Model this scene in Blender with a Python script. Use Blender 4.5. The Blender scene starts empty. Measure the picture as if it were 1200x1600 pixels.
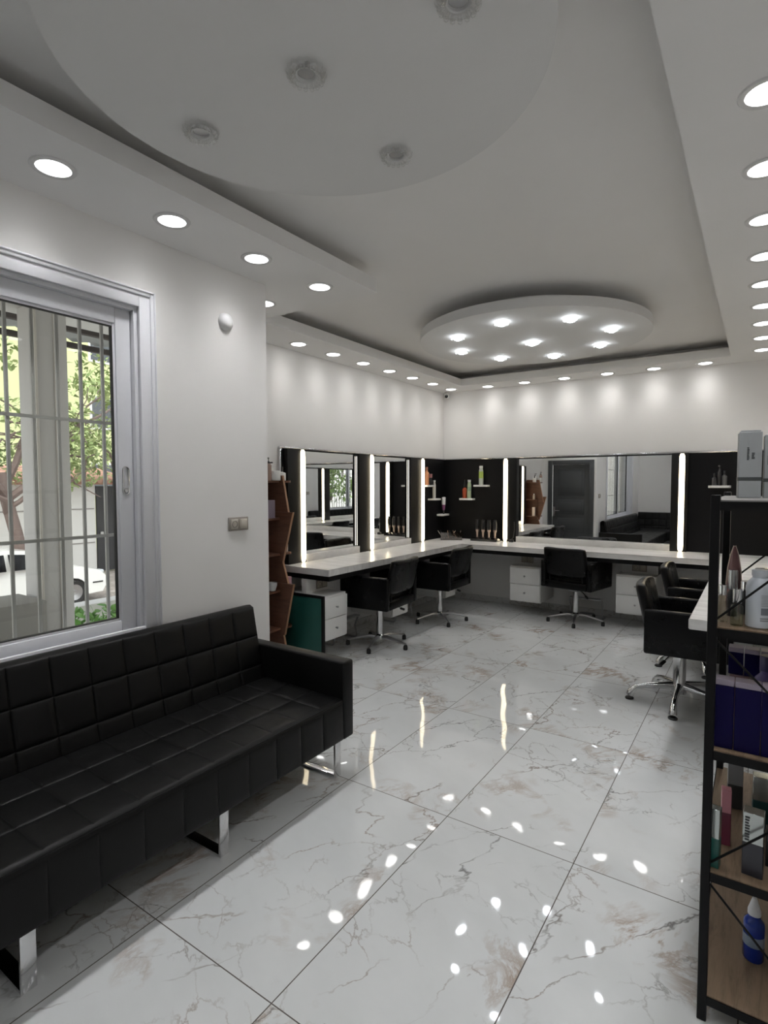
import bpy, bmesh, math, random
from mathutils import Vector, Matrix
PI = math.pi
SC = bpy.context.scene
COL = SC.collection
random.seed(7)
ORD = ['first', 'second', 'third', 'fourth', 'fifth', 'sixth', 'seventh', 'eighth', 'ninth', 'tenth', 'eleventh', 'twelfth', 'thirteenth']

# ------------------------------------------------------------------ materials
def mat(name, color=(.8, .8, .8), rough=.5, metal=0.0, spec=.5, emit=None, strength=0.0, coat=0.0):
    m = bpy.data.materials.new(name); m.use_nodes = True
    b = m.node_tree.nodes['Principled BSDF']
    b.inputs['Base Color'].default_value = (*color, 1)
    b.inputs['Roughness'].default_value = rough
    b.inputs['Metallic'].default_value = metal
    b.inputs['Specular IOR Level'].default_value = spec
    b.inputs['Coat Weight'].default_value = coat
    if emit:
        b.inputs['Emission Color'].default_value = (*emit, 1)
        b.inputs['Emission Strength'].default_value = strength
    return m

class NT:
    """tiny node builder"""
    def __init__(s, m):
        s.t = m.node_tree; s.n = s.t.nodes; s.b = s.n['Principled BSDF']
    def node(s, kind, **kw):
        x = s.n.new(kind)
        for k, v in kw.items(): setattr(x, k, v)
        return x
    def link(s, a, b): s.t.links.new(a, b)
    def val(s, sock, v):
        if hasattr(v, 'is_output'): s.link(v, sock)
        else: sock.default_value = v
    def math(s, op, a, b=None, clamp=False):
        x = s.node('ShaderNodeMath', operation=op, use_clamp=clamp)
        s.val(x.inputs[0], a)
        if b is not None: s.val(x.inputs[1], b)
        return x.outputs[0]
    def vmath(s, op, a, b=None):
        x = s.node('ShaderNodeVectorMath', operation=op)
        s.val(x.inputs[0], a)
        if b is not None: s.val(x.inputs[1], b)
        return x.outputs[0]
    def noise(s, vec, scale, detail=2, rough=.5, dist=0.0, dims='3D'):
        x = s.node('ShaderNodeTexNoise', noise_dimensions=dims)
        s.link(vec, x.inputs['Vector'])
        x.inputs['Scale'].default_value = scale; x.inputs['Detail'].default_value = detail
        x.inputs['Roughness'].default_value = rough; x.inputs['Distortion'].default_value = dist
        return x.outputs[0]
    def ramp(s, fac, stops):
        x = s.node('ShaderNodeValToRGB'); s.link(fac, x.inputs[0])
        e = x.color_ramp.elements
        while len(e) < len(stops): e.new(.5)
        for el, (p, c) in zip(e, stops):
            el.position = p; el.color = (*c, 1) if len(c) == 3 else c
        return x.outputs[0]
    def mix(s, fac, a, b):
        x = s.node('ShaderNodeMix', data_type='RGBA')
        s.val(x.inputs['Factor'], fac)
        for k, v in (('A', a), ('B', b)):
            sock = [i for i in x.inputs if i.name == k and i.type == 'RGBA'][0]
            if hasattr(v, 'is_output'): s.link(v, sock)
            else: sock.default_value = (*v, 1)
        return [o for o in x.outputs if o.type == 'RGBA'][0]
    def obj(s): return s.node('ShaderNodeTexCoord').outputs['Object']
    def maprange(s, v, a, b, c=0.0, d=1.0):
        x = s.node('ShaderNodeMapRange'); s.link(v, x.inputs[0])
        for i, k in enumerate((a, b, c, d)): x.inputs[i + 1].default_value = k
        return x.outputs[0]
    def bump(s, h, strength, dist):
        x = s.node('ShaderNodeBump'); s.link(h, x.inputs['Height'])
        x.inputs['Strength'].default_value = strength; x.inputs['Distance'].default_value = dist
        s.link(x.outputs[0], s.b.inputs['Normal'])

def paint(name, color, rough=.6, sc=14, st=.15):
    m = mat(name, color, rough, spec=.3); t = NT(m); o = t.obj()
    n1 = t.noise(o, sc, 4, .6)
    n2 = t.noise(o, 1.1, 3, .6)
    c = t.mix(t.maprange(n2, .3, .7), tuple(k * .965 for k in color), color)
    t.link(c, t.b.inputs['Base Color'])
    t.bump(n1, st, .004)
    return m

def leather(name, color, rough=.42):
    m = mat(name, color, rough, spec=.2); t = NT(m); o = t.obj()
    v = t.node('ShaderNodeTexVoronoi'); t.link(o, v.inputs['Vector']); v.inputs['Scale'].default_value = 240
    n = t.noise(o, 9, 4, .6)
    h = t.math('ADD', t.math('MULTIPLY', v.outputs[0], .25), n)
    t.bump(h, .12, .002)
    t.link(t.maprange(n, .3, .7, rough - .07, rough + .1), t.b.inputs['Roughness'])
    return m

def wood(name, c1, c2, rough=.45, axis=(1, 1, 1), sc=6):
    m = mat(name, c1, rough, spec=.35); t = NT(m); o = t.obj()
    p = t.vmath('MULTIPLY', o, axis)
    n = t.noise(p, sc, 6, .65, .6)
    n2 = t.noise(p, sc * 6, 3, .6)
    f = t.math('ADD', t.math('MULTIPLY', n, .75), t.math('MULTIPLY', n2, .25))
    c = t.ramp(f, [(.32, c2), (.5, c1), (.68, tuple(k * 1.18 for k in c1))])
    t.link(c, t.b.inputs['Base Color'])
    t.bump(n2, .1, .001)
    return m

M = {}
M['wall'] = paint('wall_paint', (.87, .858, .845))
M['ceil'] = paint('ceiling_paint', (.90, .893, .888), .7, 30, .05)
M['soffit'] = paint('soffit_paint', (.89, .886, .883), .7, 30, .05)
M['disc'] = paint('ceiling_disc_shaded_paint', (.80, .797, .795), .7, 30, .05)  # darker than the ceiling paint: the discs' dimmer lighting is put into the colour
M['white'] = mat('white_plastic', (.80, .80, .80), .35)
M['upvc'] = mat('white_window_profile', (.74, .75, .79), .32)
M['casing'] = mat('white_lacquered_casing', (.75, .755, .79), .4)
M['lam'] = wood('white_streaked_laminate', (.74, .73, .72), (.60, .59, .58), .22, (.35, 3.2, 1), 5)
M['drawer'] = mat('white_drawer_lacquer', (.80, .80, .79), .35)
M['blackpanel'] = mat('black_wall_panel', (.0045, .0045, .0055), .5, spec=.18)
M['pillar'] = mat('black_pillar_laminate', (.006, .0058, .0056), .4, spec=.2)
M['leather'] = leather('black_leather', (.003, .003, .0035), .30)
M['sofal'] = leather('black_sofa_leather', (.004, .004, .004), .40)
M['chrome'] = mat('chrome', (.75, .75, .76), .12, 1.0)
M['steel'] = mat('brushed_steel', (.42, .42, .43), .28, 1.0)
M['rubber'] = mat('black_rubber', (.012, .012, .012), .6)
M['blackmetal'] = mat('black_powder_coated_steel', (.004, .004, .0045), .45, spec=.2)
M['oak'] = wood('oak_shelf_board', (.225, .16, .105), (.13, .085, .052), .5, (9, 1, 1), 4)
M['walnut'] = wood('red_brown_veneer', (.125, .055, .032), (.075, .032, .019), .45, (1, 1, 7), 4)
M['edge'] = mat('light_wood_edge_band', (.33, .18, .10), .5)
M['mirror'] = mat('silvered_mirror', (.93, .94, .94), .0, 1.0)
M['led'] = mat('lit_led_diffuser', (.9, .9, .88), .4, emit=(1, .85, .58), strength=5.0)
M['ledthin'] = mat('lit_led_side_line', (.9, .9, .88), .4, emit=(1, .93, .80), strength=2.2)
M['lamp'] = mat('lit_downlight_diffuser', (.9, .9, .9), .4, emit=(1, .97, .93), strength=42)
def beam(m, L0, col, base=4.0):
    # a lamp face that throws most of its light straight down: radiance falls off with the angle from its axis
    t = NT(m); g = t.node('ShaderNodeNewGeometry')
    d = t.node('ShaderNodeVectorMath', operation='DOT_PRODUCT'); t.link(g.outputs['Normal'], d.inputs[0]); t.link(g.outputs['Incoming'], d.inputs[1])
    k = t.math('ADD', t.math('MULTIPLY', t.math('POWER', t.math('ABSOLUTE', d.outputs['Value']), 7.0), L0), base)
    t.link(k, t.b.inputs['Emission Strength']); t.b.inputs['Emission Color'].default_value = (*col, 1)
beam(M['lamp'], 190, (.985, .985, .99))
M['lampwide'] = mat('lit_wide_downlight_diffuser', (.9, .9, .9), .4); beam(M['lampwide'], 95, (1, .98, .955), 8.0)
M['spot'] = mat('lit_spot_lens', (.9, .9, .9), .3, emit=(.90, .95, 1), strength=45)
M['rim'] = mat('pale_metal_rim', (.70, .70, .70), .35)
M['offlamp'] = mat('unlit_spot_lens', (.50, .50, .50), .15, .3)
M['door'] = paint('dark_grey_door_paint', (.060, .064, .068), .4, 30, .05)
M['teal'] = mat('dark_green_board', (.012, .085, .07), .5)
M['glassblk'] = mat('black_gloss', (.01, .01, .01), .08)
M['camwhite'] = mat('white_camera_shell', (.75, .75, .74), .4)
M['socketbeige'] = mat('beige_switch_plate', (.52, .48, .42), .35)
M['socketframe'] = mat('taupe_switch_frame', (.33, .30, .27), .3, .4)
M['dark'] = mat('dark_plastic', (.015, .015, .017), .35)
M['grey'] = mat('grey_plastic', (.30, .30, .31), .4)

def glassy(name, tint, rough=.03, alpha=.25):
    m = bpy.data.materials.new(name); m.use_nodes = True
    nt = m.node_tree; nt.nodes.clear()
    out = nt.nodes.new('ShaderNodeOutputMaterial'); mx = nt.nodes.new('ShaderNodeMixShader')
    tr = nt.nodes.new('ShaderNodeBsdfTransparent'); gl = nt.nodes.new('ShaderNodeBsdfGlossy')
    ge = nt.nodes.new('ShaderNodeNewGeometry'); dt = nt.nodes.new('ShaderNodeVectorMath'); dt.operation = 'DOT_PRODUCT'
    nt.links.new(ge.outputs['Normal'], dt.inputs[0]); nt.links.new(ge.outputs['Incoming'], dt.inputs[1])
    prev = dt.outputs['Value']
    for op, k in (('ABSOLUTE', None), ('SUBTRACT', 1), ('POWER', 5.0), ('MULTIPLY', .96)):   # Schlick reflectance of a thin sheet
        x = nt.nodes.new('ShaderNodeMath'); x.operation = op
        if op == 'SUBTRACT': x.inputs[0].default_value = 1.0; nt.links.new(prev, x.inputs[1])
        else:
            nt.links.new(prev, x.inputs[0])
            if k is not None: x.inputs[1].default_value = k
        prev = x.outputs[0]
    tr.inputs[0].default_value = (*tint, 1); gl.inputs['Roughness'].default_value = rough
    ad = nt.nodes.new('ShaderNodeMath'); ad.operation = 'ADD'; ad.inputs[1].default_value = .02 + alpha; ad.use_clamp = True
    nt.links.new(prev, ad.inputs[0])
    nt.links.new(ad.outputs[0], mx.inputs[0]); nt.links.new(tr.outputs[0], mx.inputs[1]); nt.links.new(gl.outputs[0], mx.inputs[2])
    nt.links.new(mx.outputs[0], out.inputs[0])
    return m
M['pane'] = glassy('window_glass', (.95, .96, .95), .0, .01)
M['bottleglass'] = glassy('clear_bottle_glass', (.93, .93, .88), .03, .06)
M['greenglass'] = glassy('pale_green_bottle_glass', (.80, .83, .70), .15, .10)
M['crystal'] = glassy('crystal_glass', (.97, .97, .965), .04, .16)
M['acryl'] = glassy('smoky_clear_acrylic', (.62, .58, .55), .08, .15)

def tile_mat():
    m = mat('polished_marble_tile', (.7, .7, .7), .045, spec=.62); t = NT(m); o = t.obj()
    sp = t.node('ShaderNodeSeparateXYZ'); t.link(o, sp.inputs[0])
    TX, TY, X0, Y0 = .605, 1.18, -.617, 1.174
    gx = t.math('DIVIDE', t.math('SUBTRACT', sp.outputs[0], X0), TX)
    gy = t.math('DIVIDE', t.math('SUBTRACT', sp.outputs[1], Y0), TY)
    ix, iy = t.math('FLOOR', gx), t.math('FLOOR', gy)
    fx, fy = t.math('FRACT', gx), t.math('FRACT', gy)
    dx = t.math('MULTIPLY', t.math('MINIMUM', fx, t.math('SUBTRACT', 1.0, fx)), TX)
    dy = t.math('MULTIPLY', t.math('MINIMUM', fy, t.math('SUBTRACT', 1.0, fy)), TY)
    grout = t.math('LESS_THAN', t.math('MINIMUM', dx, dy), .0021)
    cid = t.node('ShaderNodeCombineXYZ'); t.link(ix, cid.inputs[0]); t.link(iy, cid.inputs[1])
    wn = t.node('ShaderNodeTexWhiteNoise', noise_dimensions='2D'); t.link(cid.outputs[0], wn.inputs['Vector'])
    off = t.vmath('MULTIPLY', wn.outputs['Color'], (37.0, 53.0, 19.0))
    # veins run askew over every tile
    rot = t.node('ShaderNodeVectorRotate', rotation_type='Z_AXIS'); t.link(o, rot.inputs['Vector'])
    rot.inputs['Angle'].default_value = .55
    base = t.vmath('ADD', t.vmath('MULTIPLY', rot.outputs[0], (1.25, .60, 1.0)), off)
    base2 = t.vmath('ADD', t.vmath('MULTIPLY', rot.outputs[0], (.7, 1.15, 1.0)), off)
    def warp(p, sc, amt):
        x = t.node('ShaderNodeTexNoise', noise_dimensions='3D'); t.link(p, x.inputs['Vector'])
        x.inputs['Scale'].default_value = sc; x.inputs['Detail'].default_value = 5; x.inputs['Roughness'].default_value = .62
        d = t.vmath('SUBTRACT', x.outputs['Color'], (.5, .5, .5))
        return t.vmath('ADD', p, t.vmath('MULTIPLY', d, (amt, amt, amt)))
    def crack(p, sc, w, wsc, amt):
        v = t.node('ShaderNodeTexVoronoi', feature='DISTANCE_TO_EDGE', voronoi_dimensions='2D')
        t.link(warp(p, wsc, amt), v.inputs['Vector']); v.inputs['Scale'].default_value = sc
        return t.maprange(v.outputs['Distance'], 0.0, w, 1.0, 0.0)
    def mask(p, sc, a, b_): return t.maprange(t.noise(p, sc, 3, .6), a, b_)
    big = t.math('MULTIPLY', crack(base, 1.25, .010, 3.0, .42), mask(base2, 2.2, .44, .60))
    mid = t.math('MULTIPLY', crack(base, 3.1, .018, 5.0, .30), mask(base, 1.8, .50, .60))
    fine = t.math('MULTIPLY', crack(base2, 8.0, .05, 8.0, .22), mask(base2, 2.6, .54, .64))
    lines = t.math('MAXIMUM', t.math('MULTIPLY', big, .95), t.math('MAXIMUM', t.math('MULTIPLY', mid, .85), t.math('MULTIPLY', fine, .62)))
    smear = t.math('MULTIPLY', t.maprange(t.math('ABSOLUTE', t.math('SUBTRACT', t.noise(base, 3.2, 7, .72, .8), .5)), 0, .06, 1, 0), mask(base2, 1.9, .545, .66))
    cloud = t.noise(base2, 2.5, 4, .6)
    c0 = t.mix(t.maprange(cloud, .35, .7), (.645, .662, .665), (.71, .725, .728))
    c1 = t.mix(t.math('MULTIPLY', smear, .80), c0, (.34, .24, .17))
    tone = mask(base, 1.9, .42, .60)
    vc = t.mix(tone, (.10, .093, .088), (.19, .115, .07))
    c2 = t.mix(t.math('MULTIPLY', lines, .85), c1, vc)
    c3 = t.mix(grout, c2, (.075, .062, .052))
    t.link(c3, t.b.inputs['Base Color'])
    t.link(t.math('MAXIMUM', t.math('MULTIPLY', grout, .5), .035), t.b.inputs['Roughness'])
    t.bump(t.noise(o, 3.2, 1, .4), .16, .02)
    return m
M['tile'] = tile_mat()
def marble_plain():
    m = mat('marble_skirting_tile', (.6, .6, .59), .1); t = NT(m); o = t.obj()
    n = t.noise(o, 5, 5, .6, .8)
    a = t.maprange(t.math('ABSOLUTE', t.math('SUBTRACT', n, .5)), 0, .03, 1, 0)
    t.link(t.mix(t.math('MULTIPLY', a, .6), (.60, .60, .59), (.25, .21, .18)), t.b.inputs['Base Color'])
    return m
M['skirt'] = marble_plain()

# ------------------------------------------------------------------ mesh helpers
def xf(bm, geom, mtx):
    if mtx is not None: bmesh.ops.transform(bm, matrix=mtx, verts=geom)

def box(bm, x0, x1, y0, y1, z0, z1, bev=0.0, seg=2, mtx=None):
    vs = [bm.verts.new(p) for p in ((x0, y0, z0), (x1, y0, z0), (x1, y1, z0), (x0, y1, z0), (x0, y0, z1), (x1, y0, z1), (x1, y1, z1), (x0, y1, z1))]
    fs = [bm.faces.new([vs[i] for i in q]) for q in ((3, 2, 1, 0), (4, 5, 6, 7), (0, 1, 5, 4), (1, 2, 6, 5), (2, 3, 7, 6), (3, 0, 4, 7))]
    if bev > 0:
        es = list({e for f in fs for e in f.edges})
        r = bmesh.ops.bevel(bm, geom=es, offset=bev, segments=seg, profile=.5, affect='EDGES')
        vs = list({v for f in r['faces'] for v in f.verts} | {v for v in vs if v.is_valid})
    xf(bm, vs, mtx)
    return vs

def lathe(bm, prof, c=(0, 0, 0), seg=20, mtx=None, lobes=0, lamp=0.0):
    rings = []; allv = []
    for r, z in prof:
        if r < 1e-6:
            v = bm.verts.new((c[0], c[1], c[2] + z)); rings.append([v]); allv.append(v)
        else:
            ring = []
            for i in range(seg):
                a = 2 * PI * i / seg
                rr = r * (1 + lamp * math.cos(lobes * a)) if lobes else r
                ring.append(bm.verts.new((c[0] + rr * math.cos(a), c[1] + rr * math.sin(a), c[2] + z)))
            rings.append(ring); allv += ring
    for a, b in zip(rings, rings[1:]):
        if len(a) == 1 and len(b) == 1: continue
        for i in range(seg):
            j = (i + 1) % seg
            if len(a) == 1: f = (a[0], b[j], b[i])
            elif len(b) == 1: f = (a[i], a[j], b[0])
            else: f = (a[i], a[j], b[j], b[i])
            try: bm.faces.new(f)
            except ValueError: pass
    xf(bm, allv, mtx)
    return allv

def cyl(bm, p0, p1, r0, r1=None, seg=14, cap=True):
    r1 = r0 if r1 is None else r1
    p0, p1 = Vector(p0), Vector(p1); d = p1 - p0
    q = d.to_track_quat('Z', 'Y').to_matrix().to_4x4(); q.translation = p0
    L = d.length
    prof = [(r0, 0), (r1, L)]
    if cap: prof = [(0, 0)] + prof + [(0, L)]
    return lathe(bm, prof, (0, 0, 0), seg, q)

def tube(bm, pts, r, seg=8, closed=False):
    pts = [Vector(p) for p in pts]; n = len(pts); rings = []
    rs = r if isinstance(r, (list, tuple)) else [r] * n
    up = None
    for i, p in enumerate(pts):
        if closed: d = pts[(i + 1) % n] - pts[i - 1]
        else: d = pts[min(i + 1, n - 1)] - pts[max(i - 1, 0)]
        d.normalize()
        if up is None:
            up = d.orthogonal().normalized()
        u = (up - d * up.dot(d)).normalized(); up = u
        w = d.cross(u)
        rings.append([bm.verts.new(p + (u * math.cos(2 * PI * k / seg) + w * math.sin(2 * PI * k / seg)) * rs[i]) for k in range(seg)])
    m = n if closed else n - 1
    for i in range(m):
        a, b = rings[i], rings[(i + 1) % n]
        for k in range(seg):
            bm.faces.new((a[k], a[(k + 1) % seg], b[(k + 1) % seg], b[k]))
    if not closed:
        bm.faces.new(list(reversed(rings[0]))); bm.faces.new(rings[-1])
    return [v for rg in rings for v in rg]

def prism(bm, poly, axis, a, b, mtx=None):
    """extrude a 2D polygon along an axis"""
    def P(u, v, w):
        return {'x': (w, u, v), 'y': (u, w, v), 'z': (u, v, w)}[axis]
    A = [bm.verts.new(P(u, v, a)) for u, v in poly]; B = [bm.verts.new(P(u, v, b)) for u, v in poly]
    n = len(poly)
    bm.faces.new(A); bm.faces.new(list(reversed(B)))
    for i in range(n): bm.faces.new((A[i], B[i], B[(i + 1) % n], A[(i + 1) % n]))
    xf(bm, A + B, mtx)
    return A + B

def quilt(bm, o, u, v, nu, nv, amp):
    """a grid of nu x nv padded squares from o along u and v, parted by narrow stitched grooves, bulging along u x v"""
    o, u, v = Vector(o), Vector(u), Vector(v); nrm = u.cross(v).normalized()
    S = [(0, 0), (.022, .42), (.06, .68), (.16, .88), (.5, 1.0), (.84, .88), (.94, .68), (.978, .42)]
    U_ = [(i + s, h) for i in range(nu) for s, h in S] + [(nu, 0)]
    V_ = [(i + s, h) for i in range(nv) for s, h in S] + [(nv, 0)]
    g = [[bm.verts.new(o + u * a + v * c + nrm * amp * min(h, k)) for a, h in U_] for c, k in V_]
    for j in range(len(V_) - 1):
        for i in range(len(U_) - 1): bm.faces.new((g[j][i], g[j][i + 1], g[j + 1][i + 1], g[j + 1][i]))

def B(): return bmesh.new()

def mesh_of(bm, name, angle=38):
    bmesh.ops.recalc_face_normals(bm, faces=bm.faces)
    for f in bm.faces: f.smooth = True
    lim = math.radians(angle)
    for e in bm.edges:
        if len(e.link_faces) == 2: e.smooth = e.calc_face_angle(0) < lim
        else: e.smooth = False
    me = bpy.data.meshes.new(name); bm.to_mesh(me); bm.free()
    return me

def obj(name, bm, m, parent=None, loc=(0, 0, 0), rot=(0, 0, 0), label=None, angle=38):
    me = bm if isinstance(bm, bpy.types.Mesh) else mesh_of(bm, name, angle)
    if not me.materials: me.materials.append(M[m] if isinstance(m, str) else m)
    o = bpy.data.objects.new(name, me); COL.objects.link(o)
    o.location = loc; o.rotation_euler = rot
    if parent: o.parent = parent
    if label: o['label'] = label
    return o

def tag(o, label, cat, group=None, kind=None):
    o['label'] = label; o['category'] = cat
    if group: o['group'] = group
    if kind: o['kind'] = kind
    return o

def thing(name, label, cat, loc=(0, 0, 0), rz=0.0, group=None, kind=None):
    o = bpy.data.objects.new(name, None); COL.objects.link(o)
    o.location = loc; o.rotation_euler = (0, 0, rz); o.empty_display_size = .05
    return tag(o, label, cat, group, kind)

def struct(name, bm, m, label, cat, parent=None):
    o = obj(name, bm, m, parent)
    if not parent: tag(o, label, cat, None, 'structure')
    return o

# ------------------------------------------------------------------ dimensions
XL, XF, XR = -2.70, -3.78, .24           # window wall, alcove wall, right wall
YB, YR, YA = 7.12, -2.05, 2.62           # back wall, rear wall, return wall
SZ, CZ = 2.915, 3.095                    # soffit underside, ceiling
CT = .855                                # counter top

# ------------------------------------------------------------------ room shell
b = B(); box(b, XF - .2, XR + .2, YR - .2, YB + .2, -.12, 0); struct('floor', b, 'tile', 'glossy white marble tile floor with brown veins', 'floor')
b = B(); box(b, XF - .2, XR + .2, YR - .2, YB + .2, CZ, CZ + .1); struct('ceiling', b, 'ceil', 'plain white upper ceiling', 'ceiling')
b = B()
W0, W1, WZ0, WZ1 = -.95, 1.71, .83, 2.54   # window opening
DX0, DX1, DZ = -3.62, -2.79, 2.06          # doorway
box(b, XL - .25, XL, YR, W0, 0, CZ); box(b, XL - .25, XL, W1, YA - .15, 0, CZ); box(b, DX1, XL, YA - .15, YA, 0, CZ)
box(b, XL - .25, XL, W0, W1, 0, WZ0); box(b, XL - .25, XL, W0, W1, WZ1, CZ)
struct('wall_left', b, 'wall', 'white wall around the barred window', 'wall')
b = B()                                   # return wall with the doorway
box(b, XF, DX0, YA - .15, YA, 0, CZ); box(b, DX0, DX1, YA - .15, YA, DZ, CZ)
struct('wall_recess', b, 'wall', 'white return wall holding the dark door', 'wall')
b = B(); box(b, XF - .15, XF, YA - .15, YB + .15, 0, CZ); struct('wall_far_left', b, 'wall', 'white alcove wall above the left mirrors', 'wall')
b = B(); box(b, XF, XR + .15, YB, YB + .15, 0, CZ); struct('wall_back', b, 'wall', 'white far wall above the wide mirror', 'wall')
b = B(); box(b, XR, XR + .15, YR - .15, YB, 0, CZ); struct('wall_right', b, 'wall', 'white right wall behind the metal rack', 'wall')
b = B(); box(b, XL - .25, XR, YR - .15, YR, 0, CZ); struct('wall_rear', b, 'wall', 'white rear wall seen in the mirror', 'wall')

# dropped soffit: boards along the walls plus the set-back upstand over them
b = B()
for x0, x1, y0, y1 in ((XL, -2.18, YR, 3.14), (XF, XL, YA, 3.14), (XF, -3.30, 3.14, YB), (-3.30, -.28, 6.70, YB), (-.28, XR, YR, YB), (-2.18, -.28, YR, YR + .5)):
    box(b, x0, x1, y0, y1, SZ, SZ + .09)
for x0, x1, y0, y1 in ((XL, -2.48, YR, 2.84), (XF, XL, YA, 2.84), (XF, -3.60, 2.84, YB), (-3.60, .02, 7.0, YB), (.02, XR, YR, YB)):
    box(b, x0, x1, y0, y1, SZ + .09, CZ)
struct('ceiling_soffit', b, 'soffit', 'white dropped soffit stepping round the room', 'ceiling')

def disc(cx, cy, R, label):
    b = B()
    lathe(b, [(0, SZ), (R, SZ), (R, SZ + .075), (R - .30, SZ + .075), (R - .30, CZ)], (0, 0, 0), 96)
    o = obj('ceiling_disc', b, 'disc', loc=(cx, cy, 0)); tag(o, label, 'ceiling', None, 'structure')
ND, FD = (-1.215, 1.365), (-1.755, 4.975)
disc(*ND, .755, 'large round white ceiling disc close to the camera')
disc(*FD, 1.0, 'round white ceiling disc with lit spots farther in')

b = B()
box(b, XF, XR, YB - .012, YB, 0, .075)
struct('baseboard_back', b, 'skirt', 'marble skirting along the far wall', 'baseboard')
b = B(); box(b, XF, XF + .012, 3.9, YB - .012, 0, .075); struct('baseboard_far_left', b, 'skirt', 'marble skirting along the alcove wall', 'baseboard')
b = B(); box(b, XR - .012, XR, YR, YB - .012, 0, .075); struct('baseboard_right', b, 'skirt', 'marble skirting along the right wall', 'baseboard')
b = B(); box(b, XL, XL + .012, YR, YA, 0, .075); struct('baseboard_left', b, 'skirt', 'marble skirting under the window', 'baseboard')

# door in the return wall (seen in the back mirror)
d = thing('door_1', 'dark grey panelled door in the alcove seen in the mirror', 'door', ((DX0 + DX1) / 2, YA, 0), kind='structure')
hw = (DX1 - DX0) / 2
b = B()
for s in (-1, 1): box(b, s * hw - .045, s * hw + .045, -.02, .03, 0, DZ + .045, .006)
box(b, -hw + .045, hw - .045, -.02, .03, DZ - .045, DZ + .045, .006)
obj('door_frame', b, 'door', d)
b = B(); box(b, -hw + .045, hw - .045, -.06, -.02, .005, DZ - .045)
lw = hw - .045 - .10
for z0, z1 in ((.12, .52), (.62, .92), (1.0, 1.30), (1.38, 1.93)):
    box(b, -lw, lw, -.03, -.012, z0, z1, .008); box(b, -lw + .05, lw - .05, -.02, -.004, z0 + .05, z1 - .05, .006)
leaf = obj('door_leaf', b, 'door', d)
b = B(); box(b, -hw + .06, -hw + .10, -.012, -.004, .95, 1.15, .004); cyl(b, (-hw + .08, -.01, 1.07), (-hw + .08, .04, 1.07), .009); cyl(b, (-hw + .08, .035, 1.07), (-hw + .20, .035, 1.07), .009)
obj('door_handle', b, 'steel', leaf)

# ------------------------------------------------------------------ window
w = thing('window_1', 'large white sliding window with handle on its right stile', 'window', (XL, 0, 0), kind='structure')
b = B()
def ring(b, x0, x1, ya, yb, za, zb, wd, bev=.004):
    box(b, x0, x1, ya, ya + wd, za, zb, bev); box(b, x0, x1, yb - wd, yb, za, zb, bev)
    box(b, x0, x1, ya + wd, yb - wd, za, za + wd, bev); box(b, x0, x1, ya + wd, yb - wd, zb - wd, zb, bev)
ring(b, 0, .022, W0 - .06, W1 + .06, WZ0 - .02, WZ1 + .06, .062)
ring(b, .0, .030, W0 - .08, W1 + .08, WZ0 - .04, WZ1 + .08, .022)
ring(b, .0, .036, W0 - .086, W1 + .086, WZ0 - .046, WZ1 + .086, .010)
obj('casing', b, 'casing', w)
b = B(); ring(b, -.12, .0, W0, W1, WZ0, WZ1, .022, .002); obj('fixed_frame', b, 'upvc', w)
def sash(y0, y1, x, lab, handle):
    b = B(); z0, z1 = WZ0 + .004, WZ1 - .022
    ring(b, x - .022, x + .022, y0, y1, z0, z1, .082, .006)
    ring(b, x - .016, x + .014, y0 + .075, y1 - .075, z0 + .075, z1 - .075, .020, .004)
    s = obj('sash', b, 'upvc', w)
    b = B(); box(b, x - .004, x + .004, y0 + .09, y1 - .09, z0 + .09, z1 - .09); obj('glass_pane', b, 'pane', s)
    b = B(); ring(b, x - .010, x + .0145, y0 + .094, y1 - .094, z0 + .094, z1 - .094, .004, .001); obj('gasket', b, 'rubber', s)
    if handle:
        b = B(); zc, yc = 1.642, y1 - .045
        pts = [(x + .026, yc + .016 * math.cos(a), zc + (.055 if math.sin(a) > 0 else -.055) + .016 * math.sin(a)) for a in [2 * PI * i / 24 + .01 for i in range(24)]]
        tube(b, pts, .0035, 6, True)
        lathe(b, [(0, .006), (.009, .006), (.011, 0)], (0, 0, 0), 14, Matrix.Translation((x + .022, yc, zc - .052)) @ Matrix.Rotation(PI / 2, 4, 'Y'))
        obj('pull_handle', b, 'chrome', s)
sash(.36, 1.686, -.050, 'front', True)
sash(W0 + .02, .44, -.098, 'rear', False)
b = B()
for i in range(23):
    y = 1.614 - i * .1135
    if y > W0 + .02: box(b, -.0075, .0075, y - .0075, y + .0075, WZ0, WZ1, .002, 1)
for z in (1.352, 1.945): box(b, .0075, .0135, W0, W1, z - .008, z + .008)
g = obj('window_grille', b, mat('grey_painted_grille_bar', (.52, .51, .49), .5), loc=(XL - .175, 0, 0)); tag(g, 'grey iron bar grille outside the sliding window', 'window grille')

# ------------------------------------------------------------------ lamps
dl_ring = None
def downlight(x, y, label, group, lamp='lamp'):
    global dl_ring
    t = thing('downlight', label, 'ceiling light', (x, y, SZ), 0, group)
    if dl_ring is None:
        b = B(); lathe(b, [(.066, -.006), (.084, -.006), (.088, -.001), (.088, 0), (.062, 0), (.062, -.002)], seg=36)
        b2 = B(); lathe(b2, [(0, -.0075), (.055, -.0075), (.066, -.004), (.066, 0)], seg=36)
        m1 = mesh_of(b, 'trim_ring'); m2 = mesh_of(b2, 'diffuser'); dl_ring = (m1, m2)
    obj('trim_ring', dl_ring[0], 'rim', t); me = dl_ring[1].copy(); me.materials.clear(); obj('diffuser', me, lamp, t)
for i in range(4):
    downlight(-2.425, 1.18 + .553 * i, 'lit round downlight in soffit over the window wall, %s from the camera' % ORD[i], 'window soffit downlights')
for i in range(5):
    downlight(-2.425, .627 - .553 * i, 'lit round downlight in window soffit behind the camera, %s going back' % ORD[i], 'downlights behind the camera')
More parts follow.
